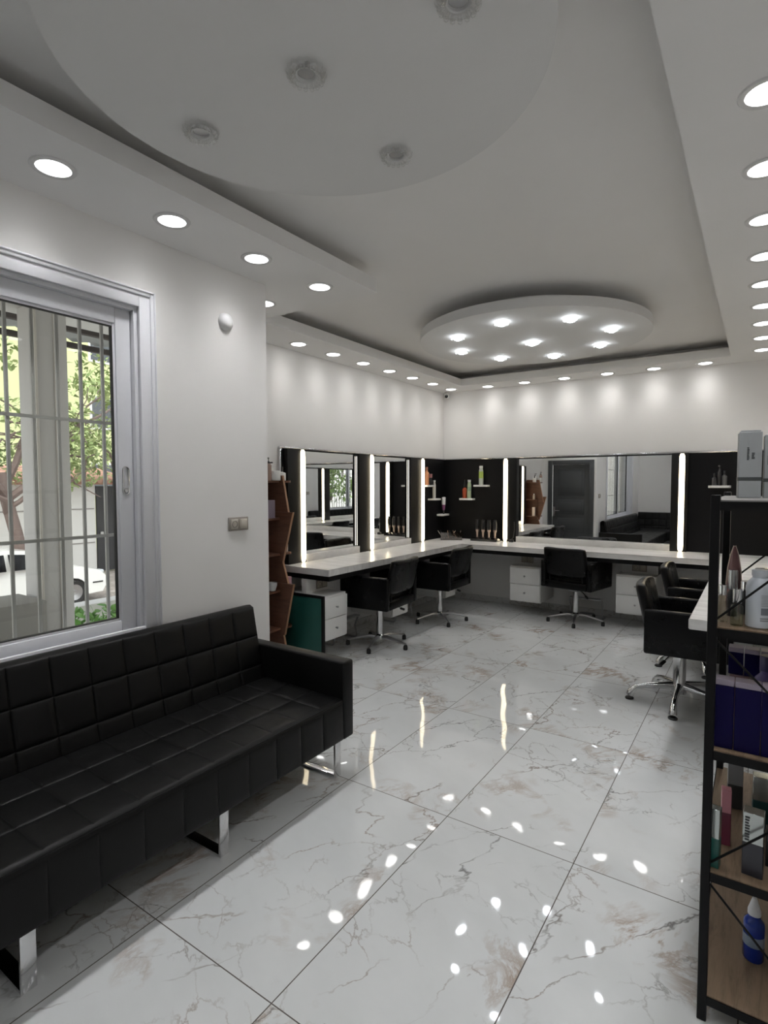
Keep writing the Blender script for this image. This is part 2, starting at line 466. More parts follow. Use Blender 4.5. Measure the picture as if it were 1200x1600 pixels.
downlight(-2.97, 2.87, 'lit round downlight half hidden behind the corner of the window wall', 'window soffit downlights')
for i in range(7):
    downlight(-3.56 + .006 * i, 3.86 + .498 * i, 'lit downlight above the left mirrors, %s counting from the wall corner' % ORD[i], 'downlights over the left counter', 'lampwide')
for i in range(6):
    downlight(-3.02 + .5 * i, 6.93, 'lit downlight above the far wall, %s from the left' % ORD[i], 'downlights over the far wall', 'lampwide')
for i in range(9):
    downlight(-.012, 2.29 + .533 * i, 'lit downlight in the right soffit, %s from the camera' % ORD[i], 'right soffit downlights')
for i in range(6):
    downlight(-.012, 1.757 - .533 * i, 'lit downlight in right soffit behind the camera, %s going back' % ORD[i], 'downlights behind the camera')

crys = None
def crystal(x, y, lit, label, group):
    global crys
    t = thing('crystal_spotlight', label, 'ceiling light', (x, y, SZ), 0, group)
    if crys is None:
        b = B(); lathe(b, [(.034, 0), (.036, -.014), (.048, -.020), (.060, -.012), (.063, 0)], seg=64, lobes=16, lamp=.06)
        for k in range(16):
            a = 2 * PI * k / 16
            lathe(b, [(0, -.010), (.006, -.007), (.009, 0)], (.052 * math.cos(a), .052 * math.sin(a), -.017), 6)
        b2 = B(); lathe(b2, [(.028, 0), (.030, -.010), (.034, -.012), (.036, 0)], seg=28)
        b3 = B(); lathe(b3, [(0, -.006), (.028, -.003), (.028, 0)], seg=24)
        crys = (mesh_of(b, 'crystal_ring'), mesh_of(b2, 'lamp_bezel'), mesh_of(b3, 'lamp_lens'))
    obj('crystal_ring', crys[0], 'crystal', t); obj('lamp_bezel', crys[1], 'rim', t)
    if lit:
        b = B(); lathe(b, [(0, -.034), (.022, -.031), (.036, -.022), (.040, 0)], seg=20); obj('lamp_lens', b, 'spot', t)
    else: obj('lamp_lens', crys[2], 'offlamp', t)
for (dx, dy, s) in ((0, 0, 'at the centre of the near disc'), (-.515, 0, 'on the near disc nearest the window'), (0, .52, 'on the near disc edge farthest from the camera'), (.515, .03, 'on the near disc cut by the top of the photo'), (0, -.52, 'on the near disc behind the photo top')):
    crystal(ND[0] + dx, ND[1] + dy, False, 'unlit scalloped crystal spotlight ' + s, 'unlit spotlights on the near disc')
crystal(FD[0], FD[1] + .04, True, 'lit crystal spotlight at the centre of the far disc', 'lit spotlights on the far disc')
WH = ['on the right end', 'on the back right', 'at the back', 'on the back left', 'on the left end', 'on the front left', 'at the front', 'on the front right']
for k in range(8):
    a = k * PI / 4
    crystal(FD[0] + .01 + .69 * math.cos(a), FD[1] - .02 + .69 * math.sin(a), True, 'lit crystal spotlight %s of the ring on the far ceiling disc' % WH[k], 'lit spotlights on the far disc')

# ------------------------------------------------------------------ wall bits
b = B(); lathe(b, [(.0, .034), (.030, .030), (.048, .016), (.052, .0)], seg=28, mtx=Matrix.Rotation(PI / 2, 4, 'Y'))
tag(obj('motion_detector', b, 'white', loc=(XL, 2.285, 2.60)), 'round white domed detector high on the window wall', 'detector')

def socket(loc, rz, label, left='socket', right='rocker', group=None):
    """double frame; local +y looks out of the wall"""
    t = thing('power_outlet', label, 'socket', loc, rz, group)
    b = B(); box(b, -.078, .078, 0, .010, -.042, .042, .004); obj('frame', b, 'socketframe', t)
    for s, k in ((-1, left), (1, right)):
        b = B(); cx = s * .036
        box(b, cx - .028, cx + .028, .008, .014, -.03, .03, .003)
        p = obj('switch_plate' if k == 'rocker' else 'socket_plate', b, 'socketbeige', t)
        if k == 'socket':
            b = B(); lathe(b, [(0, -.002), (.018, -.002), (.020, .002), (.021, 0)], (0, 0, 0), 22, Matrix.Translation((cx, .0145, 0)) @ Matrix.Rotation(-PI / 2, 4, 'X'))
            obj('socket_well', b, 'dark', p)
        else:
            b = B(); box(b, cx - .023, cx + .023, .013, .018, -.025, .025, .002); obj('rocker', b, 'socketbeige', p)
socket((XL, 2.36, 1.375), -PI / 2, 'beige double wall plate with socket and switch beside the window', 'rocker', 'socket')

t = thing('security_camera', 'small white security camera in the ceiling corner', 'camera', (XF + .085, YB - .07, SZ))
b = B(); lathe(b, [(0, 0), (.028, 0), (.028, -.012), (.012, -.016), (.012, -.03)], seg=18); obj('mount', b, 'camwhite', t)
b = B(); lathe(b, [(0, -.032), (.022, -.03), (.034, -.018), (.036, 0), (.032, .02), (.018, .032), (0, .036)], (0, 0, -.056), 20); bd = obj('body', b, 'camwhite', t)
b = B(); lathe(b, [(0, .012), (.014, .010), (.022, .004), (.023, 0)], seg=18, mtx=Matrix.Translation((.012, -.030, -.062)) @ Matrix.Rotation(math.radians(98), 4, Vector((1, .35, 0)))); obj('lens', b, 'glassblk', bd)

# ------------------------------------------------------------------ panels, trims, mirrors, light pillars
PZ0, PZ1 = CT, 1.962
b = B(); box(b, XF, XF + .02, 3.83, YB, PZ0, PZ1); struct('wall_panel_far_left', b, 'blackpanel', 'black backing panel behind the left mirrors', 'wall panel')
b = B(); box(b, XF + .02, XR - .02, YB - .02, YB, PZ0, PZ1); struct('wall_panel_back', b, 'blackpanel', 'black backing panel on the far wall', 'wall panel')
b = B(); box(b, XR - .02, XR, 3.6, YB, PZ0, PZ1); struct('wall_panel_right', b, 'blackpanel', 'black backing panel on the right wall', 'wall panel')
b = B(); box(b, XF, XF + .03, 3.80, YB, PZ1, PZ1 + .02, .003); box(b, XF, XF + .03, 3.80, 3.83, PZ0, PZ1, .003)
struct('trim_1', b, 'chrome', 'polished metal edge round the left black panel', 'trim')
b = B(); box(b, XF + .03, XR, YB - .03, YB, PZ1, PZ1 + .02, .003); struct('trim_2', b, 'chrome', 'polished metal edge on top of the far panel', 'trim')
b = B(); box(b, XR - .03, XR, 3.57, YB - .03, PZ1, PZ1 + .02, .003); struct('trim_3', b, 'chrome', 'polished metal edge on the right wall panel', 'trim')

def wmirror(loc, rz, L, label):
    """local x along the wall, +y out of the wall"""
    t = thing('wall_mirror', label, 'mirror', loc, rz)
    b = B(); box(b, 0, L, 0, .008, 0, 1.02); obj('backing', b, 'pillar', t)
    b = B(); box(b, .002, L - .002, .008, .013, .002, 1.018); obj('mirror_glass', b, 'mirror', t)
def ledge(loc, rz, L, label):
    b = B(); box(b, 0, L, 0, .062, 0, .074, .002); tag(obj('mirror_ledge', b, 'lam', loc=loc, rot=(0, 0, rz)), label, 'ledge')
def pillar(loc, rz, L, led_at, label, thin=None):
    """black pier on the wall with a lit bar near one end; local x along wall, +y out"""
    t = thing('light_pillar', label, 'vanity light', loc, rz)
    b = B(); box(b, 0, L, 0, .060, 0, PZ1 - PZ0, .002); obj('pier', b, 'pillar', t)
    b = B(); lathe(b, [(0, .004), (.018, .006), (.027, .03), (.029, .08), (.029, PZ1 - PZ0 - .08), (.027, PZ1 - PZ0 - .03), (.018, PZ1 - PZ0 - .006), (0, PZ1 - PZ0 - .004)], (led_at, .058, 0), 20); obj('led_bar', b, 'led', t)
    if thin is not None:
        b = B(); box(b, thin - .003, thin + .0, .022, .027, .08, PZ1 - PZ0 - .03, .001, 1); obj('led_side_line', b, 'ledthin', t)
# left wall: local x runs along -Y when looking out to +X: use rz=-90deg, origin at the far end
RW = -PI / 2
def LY(y): return y
def leftpos(y1): return (XF + .02, y1, PZ0)
wmirror((XF + .02, 4.985, .93), RW, .885, 'tall frameless mirror at the near end of the left counter')
wmirror((XF + .02, 6.095, .93), RW, .835, 'frameless mirror between the second and third left light pillars')
ledge((XF + .02, 4.985, CT), RW, .885, 'white ledge under the nearer left mirror')
ledge((XF + .02, 6.095, CT), RW, .835, 'white ledge under the farther left mirror')
pillar((XF + .02, 4.10, PZ0), RW, .25, .045, 'black pillar with lit bar beside the wooden shelf')
pillar((XF + .02, 5.26, PZ0), RW, .275, .042, 'black pillar with lit bar between the two left mirrors', .279)
pillar((XF + .02, 6.43, PZ0), RW, .335, .045, 'black pillar with lit bar next to the black corner panel', .339)
# back wall: local x along -X with rz=180
wmirror((-.834, YB - .02, .93), PI, 1.821, 'wide frameless mirror on the far wall reflecting the dark door')
ledge((-.834, YB - .02, CT), PI, 1.821, 'white ledge under the wide far wall mirror')
pillar((-2.655, YB - .02, PZ0), PI, .20, .150, 'black pillar with lit bar left of the wide far mirror')
pillar((-.665, YB - .02, PZ0), PI, .169, .062, 'black pillar with lit bar right of the wide far mirror')
# right wall: local x along +Y with rz=90
pillar((XR - .02, 3.75, PZ0), PI / 2, .28, .23, 'black pillar with lit bar at near end of the right counter')
wmirror((XR - .02, 4.03, .93), PI / 2, .90, 'frameless mirror facing the nearer right chair')
ledge((XR - .02, 4.03, CT), PI / 2, .90, 'white ledge under the nearer right mirror')
pillar((XR - .02, 4.93, PZ0), PI / 2, .28, .23, 'black pillar with lit bar between the right mirrors')
wmirror((XR - .02, 5.21, .93), PI / 2, .90, 'frameless mirror facing the farther right chair')
ledge((XR - .02, 5.21, CT), PI / 2, .90, 'white ledge under the farther right mirror')
pillar((XR - .02, 6.11, PZ0), PI / 2, .28, .05, 'black pillar with lit bar at far end of the right wall')

# ------------------------------------------------------------------ worktop
t = thing('worktop', 'white streaked worktop running round three walls', 'counter', ((XF + XR) / 2, 6.78, .745))
ox, oy, oz = (XF + XR) / 2, 6.78, .745
def U(b, d, z0, z1, ny, ny2, bev):
    lx, rx, by = -3.165 - d, -.315 + d, 6.455 + d
    poly = [(XF, ny), (lx, ny), (lx, by), (rx, by), (rx, ny2), (XR, ny2), (XR, YB), (XF, YB)]
    prism(b, [(x - ox, y - oy) for x, y in poly], 'z', z0 - oz, z1 - oz)
b = B(); U(b, 0, .795, CT, 3.80, 3.55, 0); bmesh.ops.bevel(b, geom=list(b.edges), offset=.004, segments=2, affect='EDGES')
obj('top', b, 'lam', t)
b = B(); U(b, .025, .745, .795, 3.83, 3.60, 0); obj('apron', b, 'blackpanel', t, label='black underside of the worktop')

# drawer cabinets hung under the counter
def cabinet(loc, rz, W, D, z0, z1, label, knob=True):
    """front looks to local -y, origin at the front centre"""
    t = thing('drawer_cabinet', label, 'drawer cabinet', (loc[0], loc[1], z0), rz, 'drawer cabinets under the counter')
    Hc = z1 - z0
    b = B(); box(b, -W / 2, W / 2, 0, D, 0, Hc, .002); obj('carcass', b, 'drawer', t)
    h = (Hc - .035) / 2
    for k in range(2):
        zz = .012 + k * (h + .006)
        b = B(); box(b, -W / 2 + .004, W / 2 - .004, -.018 - .006 * k, -.001, zz, zz + h, .003); dr = obj('drawer', b, 'drawer', t)
        b = B(); yk = -.018 - .006 * k
        cyl(b, (0, yk, zz + h / 2), (0, yk - .018, zz + h / 2), .006); lathe(b, [(0, .007), (.009, .004), (.011, 0), (.008, -.004)], (0, 0, 0), 14, Matrix.Translation((0, yk - .02, zz + h / 2)) @ Matrix.Rotation(PI / 2, 4, 'X'))
        obj('knob', b, 'steel', dr)
LCX = -3.235
for y0, y1, lab in ((3.79, 4.13, 'white two-drawer cabinet under the left counter beside the green board'), (4.92, 5.23, 'white two-drawer cabinet behind the nearest left chair'), (6.13, 6.40, 'white two-drawer cabinet behind the second left chair')):
    cabinet((LCX, (y0 + y1) / 2, 0), PI / 2, y1 - y0, .545, .19, .605, lab)
cabinet((-2.37, 6.62, 0), 0, .39, .50, .165, .605, 'white two-drawer cabinet left of the far chair')
cabinet((-1.11, 6.62, 0), 0, .41, .50, .165, .605, 'white two-drawer cabinet right of the far chair')
# socket boxes on the wall above the cabinets
def sbox(loc, rz, W, label, lab2, l, r):
    b = B(); box(b, -W / 2, W / 2, 0, .06, 0, .138, .002); tag(obj('socket_box', b, 'drawer', loc=loc, rot=(0, 0, rz)), label, 'socket box')
    c, s = math.cos(rz), math.sin(rz)
    socket((loc[0] - s * .0605, loc[1] + c * .0605, loc[2] + .068), rz, lab2, l, r)
sbox((-3.51, 4.03, .607), -PI / 2, .42, 'white socket box on top of the nearest left cabinet', 'double socket over the left cabinet beside the green board', 'rocker', 'socket')
sbox((-2.40, 6.84, .606), PI, .36, 'white socket box on the cabinet left of the far chair', 'double socket over the cabinet left of the far chair', 'socket', 'socket')
sbox((-1.10, 6.84, .606), PI, .37, 'white socket box on the cabinet right of the far chair', 'socket and switch over the cabinet right of the far chair', 'rocker', 'socket')

# teal board leaning by the cabinet
t = thing('leaning_board', 'dark green board with black frame leaning beside the left drawers', 'board', (-3.455, 3.765, 0), 0)
b = B(); box(b, -.24, .24, -.008, .008, .02, .60, .002); obj('board_face', b, 'teal', t)
b = B()
box(b, -.262, -.238, -.014, .014, 0, .62, .003); box(b, .238, .262, -.014, .014, 0, .62, .003); box(b, -.238, .238, -.014, .014, 0, .022, .003); box(b, -.238, .238, -.014, .014, .598, .62, .003)
obj('board_frame', b, 'blackmetal', t)

# ------------------------------------------------------------------ foot rests
def footrest(loc, rz, label):
    b = B(); w_, h_, dd = .19, .24, .16
    for s in (-1, 1):
        tube(b, [(s * w_, dd, .008), (s * w_, .02, .008), (s * w_, 0, .03), (s * (w_ - .006), .02, h_ * .55), (s * w_, -.01, h_ - .02), (s * (w_ - .01), -.015, h_)], .011, 8)
    box(b, -w_, w_, -.045, .03, h_ - .006, h_ + .010, .004)
    tag(obj('footrest', b, 'steel', loc=loc, rot=(0, 0, rz)), label, 'footrest', 'chrome footrests under the counter')
footrest((-3.50, 4.47, 0), PI / 2, 'chrome footrest on the floor before the nearest left chair')
footrest((-3.50, 5.60, 0), PI / 2, 'chrome footrest on the floor before the second left chair')
footrest((-1.70, 6.86, 0), 0, 'chrome footrest on the floor behind the far chair')
footrest((-.06, 4.58, 0), -PI / 2, 'chrome footrest under the right counter before the nearer chair')

# ------------------------------------------------------------------ salon chairs
def chair_meshes():
    W = .31
    out = {}
    def arm(s):
        b = B(); box(b, s * W - (.058 if s > 0 else 0), s * W + (.058 if s < 0 else 0), -.27, .27, .42, .735, .016, 3)
        return b
    out['arm_l'] = mesh_of(arm(-1), 'armrest'); out['arm_r'] = mesh_of(arm(1), 'armrest')
    b = B(); box(b, -.25, .25, -.205, .265, .425, .545, .03, 3); out['seat'] = mesh_of(b, 'seat')
    b = B(); box(b, -.253, .253, -.268, -.215, .42, .50, .012, 2); out['rail'] = mesh_of(b, 'rear_rail')
    # backrest: curved tilted cushion
    b = B(); n, mz = 20, 16
    def P(u, v, side):
        a, c = 2 * u - 1, 2 * v - 1
        k = (abs(a) ** 6 + abs(c) ** 6)
        edge = max(0.0, 1 - max(abs(a), abs(c)) ** 10) ** .5      # full in the middle, thin at the rim
        rx = a * .255 * (1 - .05 * abs(c) ** 8 * abs(a) ** 2); rz = .735 + c * .172 * (1 - .10 * abs(a) ** 6)
        if c > 0: rz -= .012 * c * (1 - a * a)
        y = -.222 - (c + 1) / 2 * .075 - .030 * (1 - a * a)
        return (rx, y + side * (.006 + .034 * edge), rz)
    G = {}
    for s in (-1, 1):
        for i in range(n + 1):
            for j in range(mz + 1):
                f = lambda w: .5 + .5 * math.sin((w - .5) * PI)
                G[s, i, j] = b.verts.new(P(f(i / n), f(j / mz), s))
    for s in (-1, 1):
        for i in range(n):
            for j in range(mz): b.faces.new((G[s, i, j], G[s, i + 1, j], G[s, i + 1, j + 1], G[s, i, j + 1]))
    for i in range(n):
        for j in (0, mz): b.faces.new((G[-1, i, j], G[-1, i + 1, j], G[1, i + 1, j], G[1, i, j]))
    for j in range(mz):
        for i in (0, n): b.faces.new((G[-1, i, j], G[-1, i, j + 1], G[1, i, j + 1], G[1, i, j]))
    out['back'] = mesh_of(b, 'backrest', 60)
    b = B()
    for s in (-1, 1): tube(b, [(s * .2, -.235, .46), (s * .2, -.25, .56), (s * .2, -.265, .66)], .011, 8)
    out['brk'] = mesh_of(b, 'backrest_bracket')
    b = B(); cyl(b, (0, 0, .095), (0, 0, .36), .034, seg=20); cyl(b, (0, 0, .34), (0, 0, .415), .017, seg=14)
    out['col'] = mesh_of(b, 'gas_column')
    b = B(); box(b, -.10, .10, -.10, .10, .405, .424, .004); cyl(b, (-.05, -.06, .385), (.05, -.06, .385), .022); out['mech'] = mesh_of(b, 'seat_plate')
    b = B(); tube(b, [(.02, -.02, .385), (.08, -.07, .392), (.15, -.12, .375), (.20, -.15, .345)], [.007, .007, .007, .006], 8); out['lever'] = mesh_of(b, 'pump_lever')
    b = B(); tube(b, [(.185, -.142, .352), (.225, -.166, .332)], .012, 8); out['pedal'] = mesh_of(b, 'pedal_pad')
    b = B(); r = .33
    tube(b, [(.03, 0, .085), (.10, 0, .092), (.20, 0, .078), (r - .01, 0, .056)], [.020, .018, .014, .011], 8); out['leg'] = mesh_of(b, 'leg')
    b = B(); lathe(b, [(0, 0), (.019, 0), (.021, .006), (.021, .034), (.014, .05), (0, .05)], (r - .012, 0, 0), 14); out['glide'] = mesh_of(b, 'glide')
    b = B(); lathe(b, [(0, .06), (.045, .06), (.048, .10), (.036, .115), (0, .115)], seg=18); out['hub'] = mesh_of(b, 'hub')
    # heavy curved legs of the right-hand chairs
    b = B(); tube(b, [(.02, 0, .135), (.12, 0, .125), (.22, 0, .115), (.29, 0, .095), (.325, 0, .06), (.335, 0, .030)], [.030, .024, .019, .020, .026, .028], 10); out['leg2'] = mesh_of(b, 'leg')
    b = B(); lathe(b, [(0, 0), (.03, 0), (.031, .010), (.026, .014), (0, .014)], (.336, 0, 0), 14); out['glide2'] = mesh_of(b, 'glide')
    b = B(); lathe(b, [(0, .08), (.05, .08), (.05, .15), (.044, .16), (.044, .36), (.05, .365), (.05, .385), (0, .385)], seg=20); out['col2'] = mesh_of(b, 'gas_column')
    return out
CM = chair_meshes()
def salon_chair(x, y, rz, leg0, label, heavy=False, mirror_lever=False):
    t = thing('salon_chair', label, 'chair', (x, y, 0), rz, 'black salon chairs')
    obj('armrest', CM['arm_l'], 'leather', t); obj('armrest', CM['arm_r'], 'leather', t)
    obj('seat', CM['seat'], 'leather', t); obj('rear_rail', CM['rail'], 'leather', t)
    obj('backrest', CM['back'], 'leather', t); obj('backrest_bracket', CM['brk'], 'blackmetal', t)
    off = (0, -.06, 0) if heavy else (0, 0, 0)
    obj('gas_column', CM['col2' if heavy else 'col'], 'chrome', t, off); obj('seat_plate', CM['mech'], 'steel', t)
    lv = obj('pump_lever', CM['lever'], 'chrome', t); obj('pedal_pad', CM['pedal'], 'rubber', lv)
    if not heavy: obj('hub', CM['hub'], 'chrome', t)
    for k in range(5):
        l = obj('leg', CM['leg2' if heavy else 'leg'], 'chrome' if heavy else 'steel', t, off, rot=(0, 0, math.radians(leg0 + 72 * k) - rz))
        obj('glide', CM['glide2' if heavy else 'glide'], 'rubber', l)
R = math.radians
salon_chair(-3.15, 4.57, R(94), -2, 'black leather salon chair at the left counter nearest the wooden shelf')
salon_chair(-3.12, 5.79, R(92), 29, 'black leather salon chair at the left counter nearer the far corner')
salon_chair(-1.755, 6.62, R(-12), -7, 'black leather salon chair before the wide far mirror')
salon_chair(-.395, 4.56, R(-88), 198, 'black leather salon chair beside the near end of the right counter', True)
salon_chair(-.37, 5.59, R(-89), 215, 'black leather salon chair farther along the right counter', True)

# ------------------------------------------------------------------ sofas
def sofa(loc, rz, n, arms, legs, label):
    """local x along the sofa to its far arm at x=0, running to -n*c; local -y... front at y=0, back at y=.80"""
    t = thing('sofa', label, 'sofa', loc, rz)
    c = .1715; L = n * c; aw = .088
    b = B()                                                   # back: two and a half rows of square pillows
    zt = .86
    quilt(b, (-aw - L, .60, zt - 3 * c), (c, 0, 0), (0, .034, c), n, 3, .010)
    prism(b, [(.60, .22), (.612, zt - 3 * c), (.712, zt - .008), (.785, zt - .012), (.785, .22)], 'x', -aw - L, -aw)
    # rounded roll on top
    prof = [(.705, zt + .0), (.73, zt + .012), (.76, zt + .008), (.785, zt - .02), (.788, zt - .08), (.70, zt - .08)]
    prism(b, prof, 'x', -aw - L, -aw)
    obj('backrest', b, 'sofal', t, angle=50)
    b = B()
    quilt(b, (-aw - L, .02, .428), (c, 0, 0), (0, .193, .004), n, 3, .0055)
    quilt(b, (-aw - L, -.006, .205), (c, 0, 0), (0, .004, .205), n, 1, .007)
    # rolled front edge
    pr = [(-.004, .405), (-.004, .415), (.004, .425), (.02, .431), (.03, .42), (.02, .40)]
    prism(b, pr, 'x', -aw - L, -aw)
    box(b, -aw - L, -aw, .0, .66, .20, .425)
    obj('seat', b, 'sofal', t, angle=50)
    for s in arms:
        b = B(); x0 = -aw if s > 0 else -aw * 2 - L
        box(b, x0, x0 + aw, -.012, .79, .20, .638, .014, 3)
        obj('arm', b, 'sofal', t)
    for x in legs:
        b = B(); wd = .024
        box(b, x - wd, x + wd, .012, .024, 0, .205, .001); box(b, x - wd, x + wd, .024, .62, 0, .012, .001); box(b, x - wd, x + wd, .608, .62, .012, .205, .001)
        obj('leg', b, 'chrome', t)
    return t
# window sofa: local +x points to world +Y, local +y points to world -X
sofa((-1.885, 2.462, 0), PI / 2, 21, (1,), (-.115, -.905, -1.69, -2.48, -3.27), 'long black quilted sofa under the barred window on chrome sled legs')
sofa((-2.77, -1.255, 0), PI, 13, (-1,), (-.25, -1.25, -2.25), 'black quilted sofa against the rear wall seen in the mirror')

# ------------------------------------------------------------------ wooden shelf in the alcove
t = thing('corner_shelf', 'red-brown wooden shelf with zigzag uprights in the alcove', 'shelf', (-3.62, 3.60, 0))
zs = [.03, .30, .47, .755, 1.03, 1.32, 1.585]
zig = [((1.70, .09), (1.27, .178)), ((1.375, .225), (.925, .096)), ((1.025, .05), (.62, .184)), ((.735, .225), (.265, .11)), ((.36, .064), (.0, .14))]
for (z1, x1), (z0, x0) in zig:
    b = B(); prism(b, [(-.155, z0), (x0, z0), (x1, z1), (-.155, z1)], 'y', -.009 + (.006 if x1 < x0 else -.006), .009 + (.006 if x1 < x0 else -.006))
    u = obj('upright', b, 'walnut', t)
    b = B(); w_ = .010
    prism(b, [(x0, z0), (x0 + .006, z0), (x1 + .006, z1), (x1, z1)], 'y', -w_ + (.006 if x1 < x0 else -.006), w_ + (.006 if x1 < x0 else -.006)); obj('edge_band', b, 'edge', u)
for side in (-1, 1):
    for z in (.31, .655, .985, 1.305, 1.637):
        b = B(); wd = .25 if side < 0 else .148
        pts = [(-.155, side * .017), (.07, side * .017)]
        for k in range(7):
            a = PI / 2 * k / 6
            pts.append((.02 + .07 * math.cos(a), side * (wd - .07 + .07 * math.sin(a))))
        pts.append((-.155, side * wd))
        if side < 0: pts = pts[::-1]
        prism(b, pts, 'z', z, z + .018); obj('shelf_board', b, 'walnut', t)
b = B(); box(b, -.16, -.155, -.25, .148, .0, 1.68); obj('back_panel', b, 'walnut', t)

# ------------------------------------------------------------------ bottles and jars
MC = {}
def pm(c, rough=.35, metal=0.0):
    k = (c, rough, metal)
    if k not in MC:
        names = 'plastic_%02x%02x%02x' % tuple(int(255 * v) for v in c)
        MC[k] = mat(names, c, rough, metal)
    return MC[k]
WHT, BLK = pm((.78, .78, .76)), pm((.015, .015, .017), .3)
def bottle(x, y, z, r, h, bodym, capm, label, cap=.18, neck=.35, capr=.5, name='bottle', group=None, lab=None, cat='bottle', labh=(.2, .6), cone=False):
    t = thing(name, label, cat, (x, y, z), random.uniform(-.5, .5), group)
    hb = h * (1 - cap)
    b = B(); rn = r * neck
    lathe(b, [(0, 0), (r * .92, 0), (r, h * .02), (r, hb * .78), (r * .93, hb * .86), (rn, hb * .96), (rn, hb), (0, hb)], seg=22); obj('body', b, bodym, t)
    b = B(); rc = r * capr
    lathe(b, [(0, hb), (rc, hb), (rc, hb + (h - hb) * (.25 if cone else .94)), (rc * (.35 if cone else .9), h), (0, h)], seg=18); obj('cap', b, capm, t)
    if lab:
        b = B(); lathe(b, [(r * 1.012, h * labh[0]), (r * 1.012, h * labh[1])], seg=22); obj('paper_label', b, lab, t)
    return t
def pump_bottle(x, y, z, r, h, bodym, capm, label, rz=0.0, group=None, name='pump_bottle'):
    t = thing(name, label, 'bottle', (x, y, z), rz, group)
    hb = h * .74
    b = B(); lathe(b, [(0, 0), (r * .94, 0), (r, h * .015), (r, hb * .84), (r * .8, hb * .95), (r * .4, hb), (0, hb)], seg=22); obj('body', b, bodym, t)
    b = B(); lathe(b, [(0, hb), (r * .42, hb), (r * .42, hb + h * .09), (r * .14, hb + h * .1), (r * .14, h * .94), (0, h * .94)], seg=14)
    box(b, -r * .25, r * .9, -r * .2, r * .2, h * .93, h, .002); obj('pump', b, capm, t)
    return t
def jar(x, y, z, r, h, bodym, lidm, label, group=None):
    t = thing('jar', label, 'jar', (x, y, z), 0, group)
    b = B(); lathe(b, [(0, 0), (r * .95, 0), (r, h * .04), (r, h * .68), (r * .9, h * .72), (0, h * .72)], seg=22); obj('body', b, bodym, t)
    b = B(); lathe(b, [(0, h * .7), (r * 1.02, h * .7), (r * 1.02, h * .97), (r * .96, h), (0, h)], seg=22); obj('lid', b, lidm, t)
def carton(x, y, z, w, d, h, m, label, rz=0.0, name='carton', cat='box', topm=None, toph=0.0, band=None, group=None, tt=0.0):
    if topm or band:
        t = thing(name, label, cat, (x, y, z), rz, group)
        b = B(); box(b, -w / 2, w / 2, -d / 2, d / 2, 0, h - toph, .0015, 1); obj('box_body', b, m, t)
        if topm:
            b = B(); box(b, -w / 2, w / 2, -d / 2, d / 2, h - toph, h, .0015, 1); obj('box_lid', b, topm, t)
        if band:
            b = B(); box(b, -w / 2 - .0008, w / 2 + .0008, -d / 2 - .0008, d / 2 + .0008, band[0] * h, band[1] * h); obj('printed_band', b, band[2], t)
        return t
    b = B(); box(b, -w / 2, w / 2, -d / 2, d / 2, 0, h, .0015, 1)
    return tag(obj(name, b, m, loc=(x, y, z), rot=(0, 0, rz)), label, cat, group)

# on the wooden shelf
sx = -3.62
jar(-3.555, 3.535, 1.6555, .050, .085, WHT, WHT, 'white round jar on top of the wooden shelf')
pump_bottle(-3.63, 3.55, 1.6555, .035, .165, WHT, BLK, 'white pump bottle behind the white jar on the shelf top')
bottle(-3.60, 3.67, 1.6555, .034, .125, WHT, BLK, 'white bottle with black cap right of the zigzag upright top', .35, .3, .3)
pump_bottle(-3.55, 3.455, 1.6555, .026, .20, pm((.30, .20, .16)), BLK, 'brown spray bottle at the left edge of the wooden shelf top', -1.2)
carton(-3.57, 3.475, 1.3235, .06, .09, .16, pm((.20, .16, .20)), 'dull purple carton on the second board of the wooden shelf')
bottle(-3.60, 3.69, 1.3235, .022, .11, pm((.60, .50, .40)), WHT, 'small cream bottle right of the upright, second shelf board')
carton(-3.60, 3.69, 1.0035, .05, .05, .17, pm((.72, .60, .52)), 'tall cream carton on the third board beside the pillar')
carton(-3.58, 3.685, .6735, .06, .09, .10, pm((.45, .26, .28)), 'dusty pink carton on the fourth board right of the upright')
b = B(); lathe(b, [(0, .004), (.030, .004), (.045, .05), (.046, .075), (.043, .075), (.040, .05), (.026, .008), (0, .008)], seg=22)
tag(obj('bowl', b, pm((.5, .5, .5)), loc=(-3.57, 3.50, .6735)), 'small pale bowl on the fourth board left of the upright', 'bowl')

# small white shelves and what stands on them
def fshelf(x, y, z, rz, label):
    """local x along the wall, +y out"""
    b = B(); pts = [(-.105, 0), (.105, 0), (.105, .075), (.09, .10), (-.09, .10), (-.105, .075)]
    prism(b, pts, 'z', -.026, 0); bmesh.ops.bevel(b, geom=list(b.edges), offset=.002, segments=1, affect='EDGES')
    tag(obj('wall_shelf', b, 'white', loc=(x, y, z), rot=(0, 0, rz)), label, 'shelf', 'small white wall shelves')
xw = XF + .02; yw = YB - .02
fshelf(xw, 6.545, 1.61, RW, 'small white shelf highest on the left wall by the lit bar')
fshelf(xw, 6.735, 1.425, RW, 'small white shelf in the middle of the left corner panel')
fshelf(xw, 6.99, 1.20, RW, 'small white shelf lowest on the left corner panel')
fshelf(-3.375, yw, 1.425, PI, 'lower small white shelf on the far wall, under red bottle')
fshelf(-3.16, yw, 1.61, PI, 'higher small white shelf on the far wall, under green can')
fshelf(-.363, yw, 1.60, PI, 'small white shelf on the black panel right of the far mirror')
cx_ = xw + .05
bottle(cx_, 6.51, 1.61, .034, .24, pm((.45, .20, .10)), pm((.25, .10, .06)), 'orange-brown bottle beside the third lit bar', .2, .5, .55)
bottle(cx_, 6.605, 1.61, .028, .15, BLK, pm((.30, .12, .12)), 'short dark bottle with flared reddish cap on high left shelf', .35, .4, 1.1)
